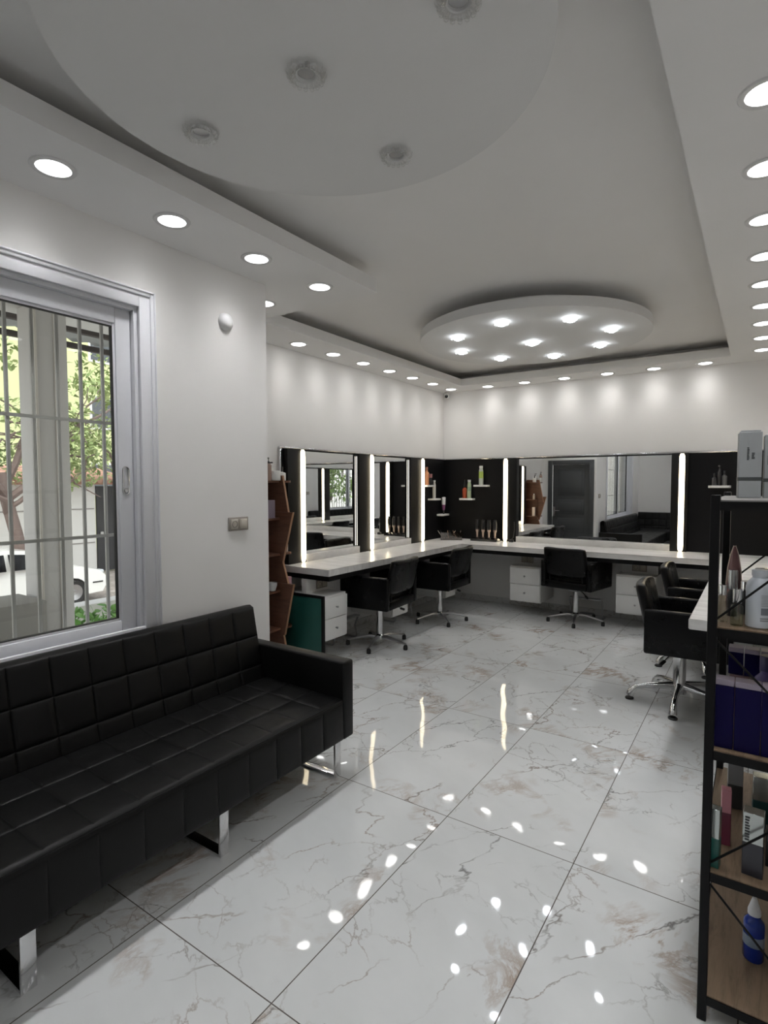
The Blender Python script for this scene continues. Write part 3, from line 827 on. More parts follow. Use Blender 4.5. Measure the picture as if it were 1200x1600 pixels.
bottle(cx_, 6.72, 1.425, .023, .25, pm((.72, .70, .66)), WHT, 'tall slim white spray can on the middle left shelf', .10, .7, .8, 'spray_can', None, None, 'spray can')
t = thing('tube', 'white and purple squeeze tube standing on its cap', 'tube', (cx_ + .01, 6.98, 1.20), .6)
b = B(); lathe(b, [(0, 0), (.013, 0), (.014, .055), (0, .055)], seg=14); obj('cap', b, BLK, t)
b = B(); lathe(b, [(0, .05), (.020, .055), (.026, .12), (.027, .13)], seg=14); obj('collar', b, pm((.20, .06, .16)), t)
b = B(); vs = lathe(b, [(.0265, .13), (.028, .16), (.029, .235), (0, .24)], seg=14)
for v in vs: v.co.y *= 1 - .85 * max(0, (v.co.z - .15) / .09) if v.co.z > .15 else 1
obj('tube_body', b, pm((.7, .7, .72)), t)
bottle(-3.405, yw - .055, 1.425, .032, .26, pm((.38, .07, .03), .2), BLK, 'red bottle with black cone cap on the lower far shelf', .42, .45, .5, cone=True)
bottle(-3.338, yw - .05, 1.425, .029, .255, pm((.45, .55, .38)), WHT, 'pale green spray can beside the red bottle', .12, .75, .8, 'spray_can', None, pm((.30, .42, .30)), 'spray can', (.4, .62))
bottle(-3.163, yw - .05, 1.61, .031, .26, pm((.55, .60, .55)), WHT, 'white spray can with green leaf label on the higher far shelf', .12, .75, .8, 'spray_can', None, pm((.42, .56, .12)), 'spray can', (.35, .7))
bottle(-.412, yw - .05, 1.60, .024, .135, pm((.05, .05, .055)), BLK, 'dark slim bottle left on the panel shelf', .3, .4, .5)
bottle(-.320, yw - .045, 1.60, .026, .16, pm((.14, .14, .14)), BLK, 'dark grey bottle right on the panel shelf', .25, .4, .6)
pump_bottle(-.365, yw - .06, 1.60, .018, .22, BLK, pm((.10, .10, .10)), 'tall black pump bottle between the two on the panel shelf', 2.6)

# clear organiser and clipper stand on the counter
t = thing('tool_organizer', 'smoky clear box of styling tools in the counter corner', 'organizer', (-3.50, 6.83, CT), R(28))
b = B(); w_, d_, h_ = .145, .06, .105
for q in ((-w_, w_, -d_, -d_ + .004), (-w_, w_, d_ - .004, d_), (-w_, -w_ + .004, -d_, d_), (w_ - .004, w_, -d_, d_)): box(b, *q, 0, h_)
box(b, -w_, w_, -d_, d_, 0, .008); obj('case', b, 'acryl', t)
b = B(); box(b, -w_ + .005, w_ - .005, -d_ + .005, d_ - .005, .008, .022); obj('base_pad', b, pm((.10, .06, .05)), t)
for k in range(7):
    a = random.uniform(-.9, .9); xx = -.11 + k * .036; m_ = [pm((.55, .50, .46), .25, .8), BLK, pm((.45, .30, .22), .3, .5)][k % 3]
    b = B(); c0, s0 = -3.50, 6.83
    tube(b, [(0, 0, 0), (.05 * a, .004, .05), (.10 * a, .0, .105)], [.008, .006, .004], 8)
    q = Matrix.Rotation(R(28), 4, 'Z') @ Vector((xx, 0, 0))
    tag(obj('styling_tool', b, m_, loc=(c0 + q.x, s0 + q.y, CT + .024), rot=(0, 0, R(28))), 'styling tool lying in the smoky clear box, %s from the left' % ORD[k], 'tool', 'tools in the clear box')
t = thing('clipper_stand', 'black charging stand holding four clippers on the counter', 'stand', (-3.04, 6.93, CT), PI)
b = B(); prism(b, [(-.07, 0), (.07, 0), (.07, .03), (.02, .05), (-.07, .02)], 'x', -.19, .19); bmesh.ops.bevel(b, geom=list(b.edges), offset=.004, segments=2, affect='EDGES'); obj('stand_base', b, 'glassblk', t)
b = B()
for k in range(4): lathe(b, [(.020, 0), (.022, .016), (.018, .016), (.016, 0)], (-.14 + k * .085, 0, .034), 14)
obj('charging_cups', b, 'dark', t)
for k in range(4):
    c = thing('hair_clipper', 'black and rose gold clipper in the stand, %s from the left' % ORD[k], 'clipper', (-3.04 - .14 + k * .085 + .02, 6.93, CT + .036), .15 * k, 'clippers in the charging stand')
    b = B(); lathe(b, [(0, 0), (.010, 0), (.012, .03), (.015, .08), (.023, .10), (.023, .118), (0, .118)], seg=14); obj('handle', b, pm((.62, .48, .40), .25, .6), c)
    b = B(); lathe(b, [(0, .112), (.020, .116), (.025, .15), (.025, .20), (.019, .235), (0, .238)], seg=14); hd = obj('head', b, BLK, c)
    b = B(); box(b, -.020, .020, -.012, .012, .232, .25, .002); obj('blade', b, 'dark', hd)
t = thing('cable', 'black cable tangle hanging beside the far left lit pillar', 'cable', (-2.70, 6.98, CT))
b = B(); tube(b, [(.02, .0, .0), (.035, -.02, .012), (.01, -.03, .03), (-.01, 0, .02), (.025, .02, .06), (.035, .03, .16), (.03, .035, .27)], .005, 7)
obj('cord', b, BLK, t)
b = B(); box(b, -.02, .035, -.03, .02, 0, .035, .008); obj('plug', b, BLK, t)

# ------------------------------------------------------------------ black metal rack
RX0, RX1, RY0, RY1 = -.117, .215, 1.86, 2.60
rack = thing('metal_rack', 'tall black metal rack with wooden boards at the right edge', 'rack', ((RX0 + RX1) / 2, (RY0 + RY1) / 2, 0))
rx, ry = (RX0 + RX1) / 2, (RY0 + RY1) / 2; hx, hy = (RX1 - RX0) / 2, (RY1 - RY0) / 2; P_ = .025
for sxx in (-1, 1):
    for syy in (-1, 1):
        b = B(); x0 = -hx if sxx < 0 else hx - P_; y0 = -hy if syy < 0 else hy - P_
        box(b, x0, x0 + P_, y0, y0 + P_, 0, 1.588, .002, 1); obj('post', b, 'blackmetal', rack)
RZ = [.085, .47, .84, 1.205, 1.573]
for i, z in enumerate(RZ):
    b = B()
    for syy in (-1, 1):
        y0 = -hy if syy < 0 else hy - P_
        box(b, -hx + P_, hx - P_, y0, y0 + P_, z - .030, z - .004)
    for sxx in (-1, 1):
        x0 = -hx if sxx < 0 else hx - P_
        box(b, x0, x0 + P_, -hy + P_, hy - P_, z - .030, z - .004)
    obj('rail_frame', b, 'blackmetal', rack)
    b = B(); box(b, -hx + .003, hx - .003, -hy + .003, hy - .003, z - .004, z)
    for v in b.verts: pass
    b.free(); b = B()
    box(b, -hx + P_, hx - P_, -hy + .004, hy - .004, z - .012, z); box(b, -hx + .004, -hx + P_, -hy + P_, hy - P_, z - .012, z); box(b, hx - P_, hx - .004, -hy + P_, hy - P_, z - .012, z)
    obj('shelf_board', b, 'oak' if i < 4 else mat('grey_topped_board', (.20, .195, .19), .4), rack)
for y_ in (-hy + .012, hy - .012):
    for za, zb in ((RZ[3] + .01, RZ[4] - .05), (RZ[3] - .03, RZ[2] + .02), (RZ[1] + .01, RZ[2] - .05), (RZ[1] - .03, RZ[0] + .02)):
        b = B(); tube(b, [(-hx + .012, y_, za), (hx - .012, y_, zb)], .0035, 6); obj('brace', b, 'blackmetal', rack)
b = B()
for za, zb in ((.1, .82),): pass
b.free()

# things on the rack
GB = pm((.36, .38, .39), .55)
def printed(t, w, d, h, marks):
    b = B()
    for (xa, xb, za, zb) in marks: box(b, xa, xb, -d / 2 - .0009, -d / 2 - .0002, za, zb)
    obj('printed_mark', b, pm((.05, .055, .06), .6), t)
def marks(x0, w, z0, z1, n, seed):
    r = random.Random(seed); out = []; z = z0; dz = (z1 - z0) / n
    for k in range(n):
        out.append((x0, x0 + w * r.uniform(.75, 1), z, z + dz * .62)); z += dz
    return out
t = carton(-.031, 2.225, 1.573, .064, .064, .217, GB, 'tall grey carton with dark band on the rack top', R(6), 'product_carton', band=(.262, .315, pm((.05, .06, .06), .5)), group='grey cartons on the rack top')
printed(t, .064, .064, .205, marks(-.010, .007, .125, .168, 9, 1) + marks(.003, .009, .128, .150, 6, 2))
b = B(); box(b, -.028, .028, -.028, .028, .2172, .223, .002); obj('carton_flap', b, GB, t)
t = carton(.041, 2.25, 1.573, .064, .064, .207, GB, 'second grey carton with dark band, cut by the right photo edge', R(3), 'product_carton', band=(.255, .31, pm((.05, .06, .06), .5)), group='grey cartons on the rack top')
printed(t, .064, .064, .195, marks(-.024, .008, .110, .140, 7, 3))
z = 1.2055
CHR = M['chrome']
bottle(-.084, 1.945, z, .0155, .111, M['bottleglass'], CHR, 'clear perfume bottle with chrome cap next to the front rack post', .27, .55, .72)
bottle(-.046, 1.915, z, .0165, .107, M['greenglass'], CHR, 'frosted pale green bottle with chrome cap on the rack', .38, .45, .72)
bottle(-.062, 2.045, z, .015, .145, BLK, pm((.45, .45, .46), .15, .8), 'black bottle with tall clear pump cap between perfume bottles', .42, .6, .9)
jar(-.024, 2.10, z, .020, .105, BLK, CHR, 'black jar with shiny chrome lid on the rack')
t = bottle(.008, 1.93, z, .034, .166, pm((.62, .66, .72), .4), pm((.60, .63, .68), .4), 'large white bottle with printed grey label on the rack', .10, .55, .62)
b = B()
def arc_mark(b, r, a0, a1, z0, z1):
    n = 6; A = []; Bv = []
    for i in range(n + 1):
        a = a0 + (a1 - a0) * i / n
        A.append(b.verts.new((r * math.cos(a), r * math.sin(a), z0))); Bv.append(b.verts.new((r * math.cos(a), r * math.sin(a), z1)))
    for i in range(n): b.faces.new((A[i], A[i + 1], Bv[i + 1], Bv[i]))
t.rotation_euler = (0, 0, 0)
arc_mark(b, .0344, -1.45, -.35, .040, .060); obj('label_block', b, pm((.20, .22, .26), .6), t)
b = B()
for k in range(8): arc_mark(b, .0345, -1.45, -.45 - .1 * (k % 3), .066 + k * .0042, .0674 + k * .0042)
for k in range(2): arc_mark(b, .0345, -1.5, -.7, .022 + k * .006, .026 + k * .006)
obj('label_text', b, pm((.28, .30, .33), .6), t)
t = thing('pointed_bottle', 'brownish pink pointed pack standing among the rack bottles', 'bottle', (-.062, 2.13, z), .2)
b = B(); lathe(b, [(0, 0), (.020, 0), (.0215, .03), (.021, .09), (.0175, .14), (.010, .185), (.0035, .209), (0, .212)], seg=22); obj('body', b, pm((.22, .10, .10), .3), t)
b = B()
for s in (-1, 1): tube(b, [(s * .0217, 0, .03), (s * .0213, 0, .09), (s * .0178, 0, .14), (s * .0104, 0, .185), (s * .002, 0, .213)], .002, 6)
obj('pale_edge', b, pm((.75, .62, .52)), t)
for k, (x, y, h, m_, l) in enumerate(((.015, 2.09, .150, pm((.10, .10, .10)), 'dark jar with grey lid behind the large white bottle'), (.06, 2.13, .185, pm((.12, .22, .10)), 'green and black can behind the large white bottle'), (.075, 1.98, .14, pm((.28, .12, .14)), 'dull red bottle right of the large white bottle'))):
    bottle(x, y, z, .022, h, m_, pm((.35, .35, .36), .25, .5), l, .15, .9, .95)
z = .8405
NV, LV = mat('navy_printed_card', (.004, .002, .045), .45, spec=.15), pm((.34, .30, .37), .4)
for k, x in enumerate((-.078, -.012, .054)):
    carton(x, 1.911, z, .064, .045, .205, NV, 'navy blue carton with pale lid in the front row, %s from the post' % ORD[k], 0, 'dye_carton', topm=LV, toph=.018, group='navy cartons on the rack')
for k, x in enumerate((-.040, .020, .080)):
    carton(x, 2.24, z, .058, .05, .128, pm((.26, .16, .17), .5), 'dusty pink carton lying under the back navy cartons, %s from left' % ORD[k], 0, 'support_carton', group='pink cartons on the rack')
for k, x in enumerate((-.052, -.006, .040, .086)):
    carton(x, 2.245, z + .1285, .043, .05, .092, NV, 'small navy carton with pale lid in the back row, %s from left' % ORD[k], 0, 'small_dye_carton', topm=LV, toph=.016, group='small navy cartons on the rack')
bottle(.036, 2.115, z, .036, .235, pm((.10, .075, .22), .35), pm((.05, .04, .12)), 'round-shouldered violet bottle behind the navy cartons', .2, .5, .6)
z = .4705
SL = pm((.55, .58, .57), .2, .8)
carton(-.045, 2.30, z, .046, .046, .170, pm((.03, .03, .03), .4), 'black carton with grey top at the back of the pink carton', R(4), 'product_carton', topm=pm((.22, .22, .23)), toph=.085)
carton(-.062, 2.04, z, .027, .03, .18, pm((.17, .03, .06), .4), 'slim dark red carton with pink top', R(5), 'product_carton', topm=pm((.58, .24, .29)), toph=.075)
carton(-.084, 1.90, z, .028, .03, .18, pm((.02, .12, .10), .3), 'slim green carton with silver top by the front post', R(-8), 'product_carton', topm=SL, toph=.09)
carton(.030, 2.215, z, .046, .045, .172, pm((.015, .06, .06), .3), 'dark teal carton with silver top behind the dark silver carton', R(3), 'product_carton', topm=SL, toph=.08)
t = carton(.012, 1.925, z, .052, .045, .188, pm((.03, .03, .04), .3), 'dark grey carton with silver lettered top on the lower rack shelf', R(-4), 'product_carton', topm=SL, toph=.09)
printed(t, .052, .045, .188, marks(-.02, .012, .105, .18, 9, 5))
carton(.058, 2.0, z, .03, .04, .11, BLK, 'small black carton at the right photo edge', 0, 'product_carton')
bottle(.022, 2.10, .0855, .030, .20, pm((.006, .028, .24), .15), pm((.75, .76, .78)), 'blue bottle with white pointed cap on the lowest rack board', .27, .5, .62, lab=pm((.22, .28, .36)), labh=(.25, .42), cone=True)

# ------------------------------------------------------------------ outside the window
M['concrete'] = paint('porch_concrete', (.36, .35, .33), .8, 8, .3)
M['rendered'] = paint('white_rendered_wall', (.66, .65, .63), .8, 6, .3)
def ground_mat():
    m = mat('street_ground', (.3, .27, .25), .9); t = NT(m); o = t.obj(); n = t.noise(o, 5, 6, .7)
    t.link(t.ramp(n, [(.3, (.16, .14, .125)), (.6, (.36, .32, .29)), (.75, (.5, .46, .42))]), t.b.inputs['Base Color']); return m
GZ = -1.27
b = B(); box(b, -45, -7.2, -20, 40, GZ - .2, GZ); o = obj('ground', b, ground_mat()); tag(o, 'dusty street ground outside the window', 'ground', None, 'structure')
b = B(); box(b, -7.2, XL - .25, -8, 2.9, -.35, -.12); o = obj('porch_floor', b, 'concrete'); tag(o, 'concrete porch floor outside the window', 'floor', None, 'structure')
b = B(); box(b, -5.45, XL - .25, -8, 8, 3.12, 3.27); o = obj('porch_ceiling', b, 'rendered'); tag(o, 'white porch ceiling over the column', 'ceiling', None, 'structure')
t = thing('porch_column', 'square grey and white column standing outside the window', 'column', (-5.14, 2.365, -.12))
b = B(); box(b, -.14, .14, -.135, .135, 0, 3.24, .006); obj('shaft', b, paint('porch_column_paint', (.58, .57, .56), .7, 8, .2), t)
b = B(); box(b, .14, .155, -.135, -.115, 0, 3.22, .003); box(b, .14, .155, .02, .035, 0, 3.22, .003); obj('corner_bead', b, pm((.60, .57, .52), .6), t)
b = B(); box(b, -.25, .25, -4.2, .0, 0, .80, .006); o = obj('porch_parapet', b, 'concrete', loc=(-5.05, 2.18, -.12)); tag(o, 'low grey parapet outside at the lower left of the window', 'parapet')
# corrugated canopy
t = thing('canopy', 'corrugated metal canopy under the porch eave', 'canopy', (-6.7, 4.0, 3.15))
b = B(); n = 90; L_ = 9.0
top = []; 
for i in range(n + 1):
    y = -L_ / 2 + L_ * i / n; zz = .03 * math.sin(i * PI / 1.5)
    top.append([b.verts.new((1.18, y, .06 + zz)), b.verts.new((-.95, y, .40 + zz))])
for i in range(n): b.faces.new((top[i][0], top[i + 1][0], top[i + 1][1], top[i][1]))
bmesh.ops.solidify(b, geom=list(b.faces), thickness=.01); obj('sheet', b, mat('corrugated_sheet', (.40, .41, .40), .5, .4), t)
b = B()
for x in (-.9, 1.1): box(b, x - .03, x + .03, -L_ / 2, L_ / 2, (.03 if x > 0 else .35) - .07, (.03 if x > 0 else .35))
obj('purlin', b, pm((.05, .04, .035), .6), t)
# outdoor chair back
t = thing('porch_chair', 'black slatted plastic chair on the porch', 'chair', (-4.42, 1.20, -.12), R(12))
b = B()
for s in (-.21, .21): tube(b, [(-.2, s, .42), (.0, s, .45), (.21, s, .60), (.27, s, 1.14)], .018, 8); tube(b, [(-.2, s, .42), (-.22, s, .0)], .016, 8); tube(b, [(.2, s, .5), (.26, s, .0)], .016, 8)
tube(b, [(.27, -.21, 1.14), (.29, 0, 1.17), (.27, .21, 1.14)], .02, 8); obj('chair_frame', b, BLK, t)
b = B()
for k in range(7): box(b, .245 + k * .003, .265 + k * .003, -.2, .2, .66 + k * .065, .70 + k * .065, .004)
obj('backrest', b, BLK, t)
b = B(); box(b, -.22, .22, -.21, .21, .42, .45, .01); obj('seat', b, BLK, t)
# low kerb wall and bush
b = B(); box(b, -.14, .14, -3.5, 3.5, 0, 1.36, .01); o = obj('garden_wall', b, 'rendered', loc=(-7.2, 5.4, GZ)); tag(o, 'low white garden wall behind the green bush', 'garden wall')

def leaf_mat(name, c1, c2):
    m = mat(name, c1, .5, spec=.3); t = NT(m)
    oi = t.node('ShaderNodeNewGeometry')
    t.link(t.mix(oi.outputs['Random Per Island'], c1, c2), t.b.inputs['Base Color'])
    t.b.inputs['Subsurface Weight'].default_value = 0
    t.b.inputs['Transmission Weight'].default_value = 0
    return m
def leaves(b, blobs, n, size, rnd):
    for _ in range(n):
        c, r = rnd.choice(blobs)
        while True:
            p = Vector((rnd.uniform(-1, 1), rnd.uniform(-1, 1), rnd.uniform(-1, 1)))
            if p.length < 1: break
        p = Vector(c) + Vector((p.x * r[0], p.y * r[1], p.z * r[2]))
        q = Matrix.Rotation(rnd.uniform(0, 6.3), 4, 'Z') @ Matrix.Rotation(rnd.uniform(-1.1, 1.1), 4, 'X') @ Matrix.Rotation(rnd.uniform(-1, 1), 4, 'Y')
        s = size * rnd.uniform(.6, 1.3)
        pts = [(0, -s, 0), (s * .42, -.2 * s, s * .08), (s * .30, .45 * s, .04 * s), (0, s, -.06 * s), (-s * .30, .45 * s, .04 * s), (-s * .42, -.2 * s, s * .08)]
        vs = [b.verts.new(p + (q @ Vector(k))) for k in pts]
        b.faces.new(vs)
rnd = random.Random(3)
t = thing('bush', 'small green leafy bush outside before the white garden wall', 'bush', (-6.45, 3.55, GZ))
b = B(); leaves(b, [((0, k * .32, 1.10), (.28, .30, .36)) for k in (-1, 0, 1, 2)], 900, .075, rnd); obj('foliage', b, leaf_mat('bush_leaf', (.10, .26, .045), (.22, .42, .12)), t)
b = B()
for k in range(5): tube(b, [(rnd.uniform(-.1, .1), -.3 + k * .2, 0), (rnd.uniform(-.15, .15), -.3 + k * .2, 1.0)], .012, 6)
obj('stems', b, pm((.10, .07, .045), .8), t)

def tree(loc, trunk, branches, blobs, n, size, label, leafm, rnd):
    t = thing('tree', label, 'tree', loc, 0)
    b = B(); tube(b, trunk[0], trunk[1], 10); obj('trunk', b, bark, t)
    b = B()
    for pts, r in branches: tube(b, pts, [r * (1 - .8 * i / (len(pts) - 1)) for i in range(len(pts))], 7)
    obj('branches', b, bark, t)
    b = B(); leaves(b, blobs, n, size, rnd); obj('foliage', b, leafm, t)
bark = mat('tree_bark', (.17, .125, .11), .85); tb = NT(bark); tb.bump(tb.noise(tb.obj(), 14, 5, .7), .6, .03)
def rb(p0, p1, w, r, n=6):
    p0, p1 = Vector(p0), Vector(p1); pts = []
    for i in range(n + 1):
        f = i / n; q = p0.lerp(p1, f) + Vector((rnd.uniform(-w, w), rnd.uniform(-w, w), rnd.uniform(-w, w) + .25 * w)) * (0 if i == 0 else 1)
        pts.append(q)
    return (pts, r)
LM1 = leaf_mat('young_tree_leaf', (.13, .19, .055), (.46, .54, .25)); LM2 = leaf_mat('dark_evergreen_leaf', (.08, .14, .04), (.28, .40, .12))  # second leaf material: darker greens for the dense evergreen
br = [rb((0, -.15, 2.5), (.3, 2.6, 5.2), .22, .10), rb((0, -.15, 2.6), (.4, -2.2, 4.8), .2, .11), rb((0, -.1, 2.3), (.2, 1.9, 3.3), .16, .07), rb((0, -.1, 3), (.5, .7, 6.2), .2, .10), rb((0, -.15, 2.2), (.9, -1.5, 3.2), .15, .08), rb((.1, 1.0, 3.8), (.3, 2.6, 3.5), .15, .045), rb((.1, 1.4, 4.2), (.2, 2.4, 5.8), .15, .045), rb((.1, -1., 3.8), (.2, -2.4, 5.6), .18, .06), rb((.1, .4, 3.3), (.1, 2.2, 2.6), .15, .05)]
for _ in range(14): br.append(rb((rnd.uniform(0, .4), rnd.uniform(-1.5, 2), rnd.uniform(3, 5)), (rnd.uniform(-.3, .6), rnd.uniform(-2.5, 3), rnd.uniform(2.4, 6.2)), .15, .03))
blobs = []
for _ in range(26): blobs.append(((rnd.uniform(-.8, .9), rnd.uniform(-2.6, 3.0), rnd.uniform(2.7, 6.2)), (rnd.uniform(.35, .7), rnd.uniform(.4, .8), rnd.uniform(.3, .6))))
tree((-15.6, 6.35, GZ), ([(0, .12, 0), (.02, .2, .8), (0, .05, 1.7), (0, -.15, 2.6), (.02, -.2, 3.2)], [.20, .17, .15, .14, .10]), br, blobs, 3000, .095, 'bending street tree behind the parked car', LM1, rnd)
br = [rb((0, 0, 1.8), (.2, 1.2, 4.2), .2, .08), rb((0, 0, 2.0), (.2, -1.9, 4.6), .2, .08), rb((0, 0, 2.4), (-.2, .2, 5.4), .2, .08)]
for _ in range(8): br.append(rb((0, rnd.uniform(-.5, .5), rnd.uniform(2.5, 4)), (rnd.uniform(-.5, .5), rnd.uniform(-1.8, 1.8), rnd.uniform(2.8, 6)), .15, .03))
blobs = [((rnd.uniform(-.5, .5), rnd.uniform(-2.3, .8), rnd.uniform(2.9, 6.5)), (.6, .6, .5)) for _ in range(16)]
tree((-16.9, 10.7, GZ), ([(0, 0, 0), (.05, .05, 1.2), (0, 0, 2.4), (0, .1, 3.4)], [.15, .13, .11, .08]), br, blobs, 1500, .10, 'leafy tree in front of the pale green building', LM1, rnd)

br = [rb((0, 0, 1.5), (.2, 1.4, 4.0), .2, .09), rb((0, 0, 1.7), (.2, -1.5, 4.2), .2, .09), rb((0, 0, 2.2), (-.2, .2, 5.0), .2, .08)]
blobs = [((rnd.uniform(-1.2, 1.2), rnd.uniform(-3.2, 3.2), rnd.uniform(2.2, 6.2)), (.9, .9, .7)) for _ in range(24)]
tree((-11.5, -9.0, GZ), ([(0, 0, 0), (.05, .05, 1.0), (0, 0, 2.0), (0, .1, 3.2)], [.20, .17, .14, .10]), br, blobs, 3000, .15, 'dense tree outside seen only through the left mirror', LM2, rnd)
b = B()
for k in range(40): box(b, -.012, .012, -5 + k * .25, -4.95 + k * .25, 0, 1.5)
for z_ in (.2, 1.35): box(b, .012, .03, -5, 5, z_, z_ + .06)
tag(obj('picket_fence', b, 'rendered', loc=(-9.6, -7.5, GZ + .6)), 'pale picket fence outside seen only through the left mirror', 'fence')
b = B(); box(b, -.15, .15, -5, 5, 0, .6); tag(obj('fence_base', b, 'concrete', loc=(-9.6, -7.5, GZ)), 'low concrete base under the pale picket fence', 'fence base')

# pale green building, shed, gate
t = thing('apartment_building', 'pale yellow green building behind the trees', 'building', (-25, 12, GZ))
b = B(); box(b, -4, 0, -4.2, 9, 0, 11); obj('wall', b, paint('yellow_green_render', (.62, .66, .36), .8, 5, .2), t)
for yy in (-3.0, -.6, 2.0, 4.6):
    for zz in (2.4, 5.4, 8.4):
        b = B(); box(b, -.05, .05, yy - .6, yy + .6, zz, zz + 1.5); wn_ = obj('window_frame', b, pm((.65, .65, .63)), t)
        b = B(); box(b, .045, .06, yy - .5, yy + .5, zz + .1, zz + 1.4); obj('window_glass', b, pm((.08, .09, .10), .1), wn_)
t = thing('apartment_building', 'grey white building far left behind the street tree', 'building', (-27, 3, GZ))
b = B(); box(b, -4, 0, -12, 4.6, 0, 9); obj('wall', b, paint('grey_white_render', (.62, .62, .60), .8, 5, .2), t)
for yy in (-8.0, -5, -2., 1., 3.3):
    for zz in (2.4, 5.6):
        b = B(); box(b, -.05, .05, yy - .6, yy + .6, zz, zz + 1.5); wn_ = obj('window_frame', b, pm((.65, .65, .63)), t)
        b = B(); box(b, .045, .06, yy - .5, yy + .5, zz + .1, zz + 1.4); obj('window_glass', b, pm((.08, .09, .10), .1), wn_)
t = thing('shed', 'whitewashed shed with red tiled eave across the street', 'shed', (-18, 6, GZ))
b = B(); box(b, -2, 0, -6.5, 3.75, 0, 2.95); obj('wall', b, 'rendered', t)
b = B()
for zz in (1.0, 2.1): box(b, 0, .015, -6.5, 3.7, zz, zz + .03)
obj('wall_seam', b, pm((.22, .20, .19)), t)
b = B(); 
for k in range(44):
    y = -6.4 + k * .26
    cyl(b, (-2.0, y, 3.45), (.35, y, 3.02), .085, .085, 10)
box(b, -2.0, .12, -6.5, 4.9, 2.9, 2.98); obj('roof', b, mat('terracotta_tiles', (.42, .24, .18), .8), t)
t = thing('metal_gate', 'black metal gate beside the white shed', 'gate', (-18, 10.35, GZ))
b = B(); box(b, -.04, .04, -.57, .9, .05, 2.85); obj('gate_leaf', b, pm((.02, .02, .022), .5), t)
b = B(); cyl(b, (.04, -.45, 1.3), (.10, -.45, 1.3), .02); box(b, .08, .11, -.5, -.4, 1.25, 1.35); obj('gate_handle', b, 'steel', t)

# parked car, front towards +Y
def car(loc):
    t = thing('car', 'white saloon car parked outside behind the column', 'car', loc)
    m = mat('white_car_paint', (.72, .72, .70), .25, coat=.6)
    prof = [(-2.15, .42), (-2.18, .75), (-2.05, .92), (-1.55, .98), (-.85, 1.38), (-.1, 1.44), (.45, 1.38), (1.15, .98), (1.55, .90), (1.95, .78), (2.12, .62), (2.16, .42), (2.05, .24), (1.72, .22)]
    def arch(cy):
        return [(cy + .35 * math.cos(a), .30 + .35 * math.sin(a)) for a in [R(-12) + k * R(204) / 10 for k in range(11)]]
    prof += arch(1.32) + [(.9, .20), (-.92, .20)] + arch(-1.32) + [(-1.75, .22)]
    b = B(); n = len(prof)
    xs = [(-.84, 0), (-.80, 1), (.80, 1), (.84, 0)]
    rows = []
    for x, _ in ((-.86, 0), (-.80, 1), (.80, 1), (.86, 0)):
        row = []
        for y, z in prof:
            tx = x
            if z > .95: tx = math.copysign(abs(x) - .16 * (z - .95) / .45, x)
            yy = y * (.975 if _ == 0 else 1.0)
            row.append(b.verts.new((tx, yy, z)))
        rows.append(row)
    for a, c in zip(rows, rows[1:]):
        for i in range(n): b.faces.new((a[i], a[(i + 1) % n], c[(i + 1) % n], c[i]))
    b.faces.new(rows[0]); b.faces.new(list(reversed(rows[-1])))
    obj('body', b, m, t, angle=32)
    for s in (-1, 1):
        b = B(); xx = s * .80
        def wp(y, z): return (s * (.868 - .16 * max(0, (z - .95)) / .45) , y, z)
        for quad in (((.95, .99), (.42, 1.30), (-.05, 1.35), (-.05, .99)), ((-.13, .99), (-.13, 1.35), (-.78, 1.30), (-1.25, 1.0))):
            vs = [b.verts.new(wp(*q)) for q in quad]; f = b.faces.new(vs)
        bmesh.ops.solidify(b, geom=list(b.faces), thickness=.012); obj('side_window', b, 'glassblk', t)
        b = B(); lathe(b, [(0, -.05), (.05, -.05), (.075, 0), (.05, .05), (0, .05)], seg=12, mtx=Matrix.Translation((s * .95, .72, 1.04)) @ Matrix.Scale(.8, 4, Vector((1, 0, 0)))); obj('side_mirror', b, 'dark', t)
        for cy in (1.32, -1.32):
            b = B(); q = Matrix.Translation((s * .74, cy, .30)) @ Matrix.Rotation(s * PI / 2, 4, 'Y')
            lathe(b, [(.19, .10), (.27, .11), (.30, .08), (.30, -.08), (.19, -.10)], seg=28, mtx=q); wl = obj('wheel', b, 'rubber', t)
            b = B(); lathe(b, [(0, .085), (.05, .09), (.06, .08), (.17, .095), (.195, .10), (.195, .0), (0, .0)], seg=28, mtx=q, lobes=0); obj('wheel_rim', b, 'steel', wl)
        b = B(); box(b, -.16, .16, -.12, .10, -.075, .075, .05, 3, Matrix.Translation((s * .66, 1.98, .70))); obj('headlight', b, pm((.55, .57, .58), .05, .5), t)
        b = B(); box(b, s * .862 - .01, s * .862 + .01, 1.75, 2.0, .47, .50); obj('bumper_strip', b, BLK, t)
    b = B(); vs = [b.verts.new(p) for p in ((-.70, 1.12, 1.0), (.70, 1.12, 1.0), (.60, .50, 1.365), (-.60, .50, 1.365))]; b.faces.new(vs); bmesh.ops.solidify(b, geom=list(b.faces), thickness=-.02); obj('windscreen', b, 'glassblk', t)
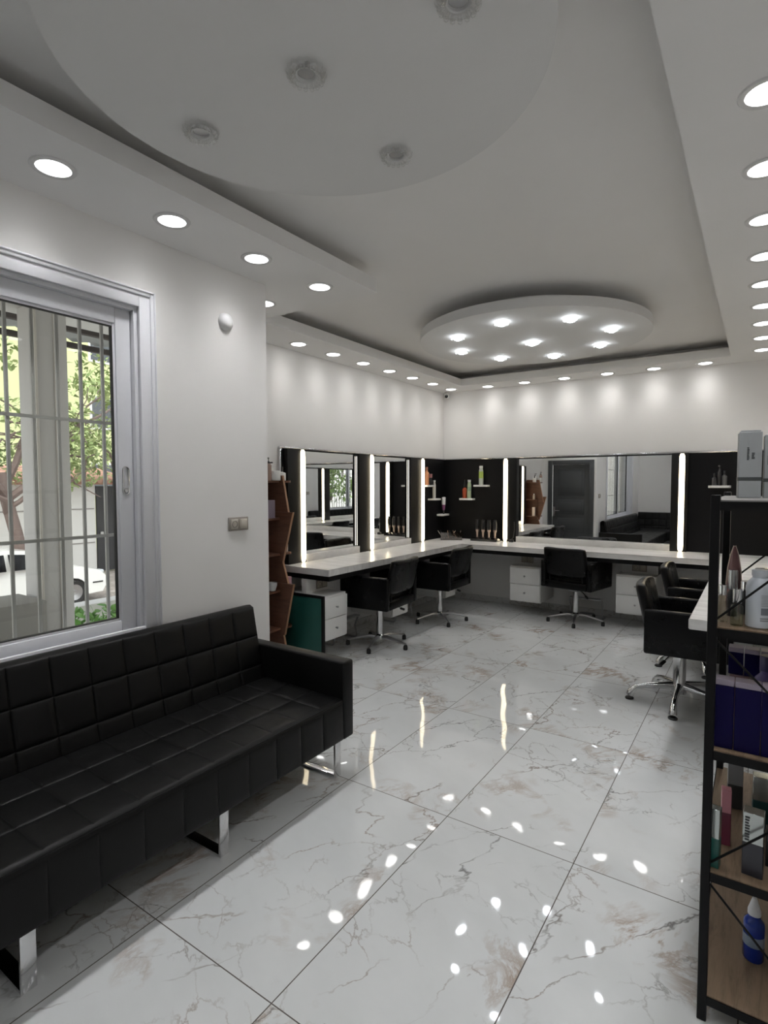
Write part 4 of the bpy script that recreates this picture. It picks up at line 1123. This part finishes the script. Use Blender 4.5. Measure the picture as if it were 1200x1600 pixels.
car((-14.45, 5.50, GZ))

# ------------------------------------------------------------------ sky, camera, view
wd = bpy.data.worlds.new('overcast_sky'); SC.world = wd; wd.use_nodes = True
bg = wd.node_tree.nodes['Background']
sk = wd.node_tree.nodes.new('ShaderNodeTexSky')
sk.sky_type = 'HOSEK_WILKIE'; sk.turbidity = 9; sk.ground_albedo = .4; sk.sun_direction = Vector((.3, -.4, .85)).normalized()
hs = wd.node_tree.nodes.new('ShaderNodeHueSaturation'); hs.inputs['Saturation'].default_value = .35
wd.node_tree.links.new(sk.outputs[0], hs.inputs['Color']); wd.node_tree.links.new(hs.outputs[0], bg.inputs[0])
bg.inputs[1].default_value = 9.5

cam = bpy.data.cameras.new('camera'); co = bpy.data.objects.new('camera', cam); COL.objects.link(co)
cam.sensor_fit = 'VERTICAL'; cam.sensor_height = 24; cam.lens = 24 * 867.6 / 1600
cam.clip_start = .05; cam.clip_end = 200
yaw, pit, rol = R(34.065), R(-2.854), R(-.1)
fw = Vector((-math.sin(yaw), math.cos(yaw), 0)); rt = Vector((math.cos(yaw), math.sin(yaw), 0)); up = Vector((0, 0, 1))
f2 = fw * math.cos(pit) + up * math.sin(pit); u2 = -fw * math.sin(pit) + up * math.cos(pit)
r3 = rt * math.cos(rol) + u2 * math.sin(rol); u3 = -rt * math.sin(rol) + u2 * math.cos(rol)
mw = Matrix((( r3.x, u3.x, -f2.x, 0), (r3.y, u3.y, -f2.y, 0), (r3.z, u3.z, -f2.z, 1.62), (0, 0, 0, 1)))
co.matrix_world = mw
SC.camera = co
SC.view_settings.view_transform = 'Standard'; SC.view_settings.look = 'None'
SC.view_settings.gamma = 1.0; SC.view_settings.use_curve_mapping = False
SC.view_settings.exposure = 0.10
cy = SC.cycles
cy.use_denoising = True
cy.max_bounces = 10; cy.diffuse_bounces = 5; cy.glossy_bounces = 6; cy.transparent_max_bounces = 12
cy.sample_clamp_indirect = 6.0; cy.sample_clamp_direct = 0.0
cy.caustics_reflective = False; cy.caustics_refractive = False
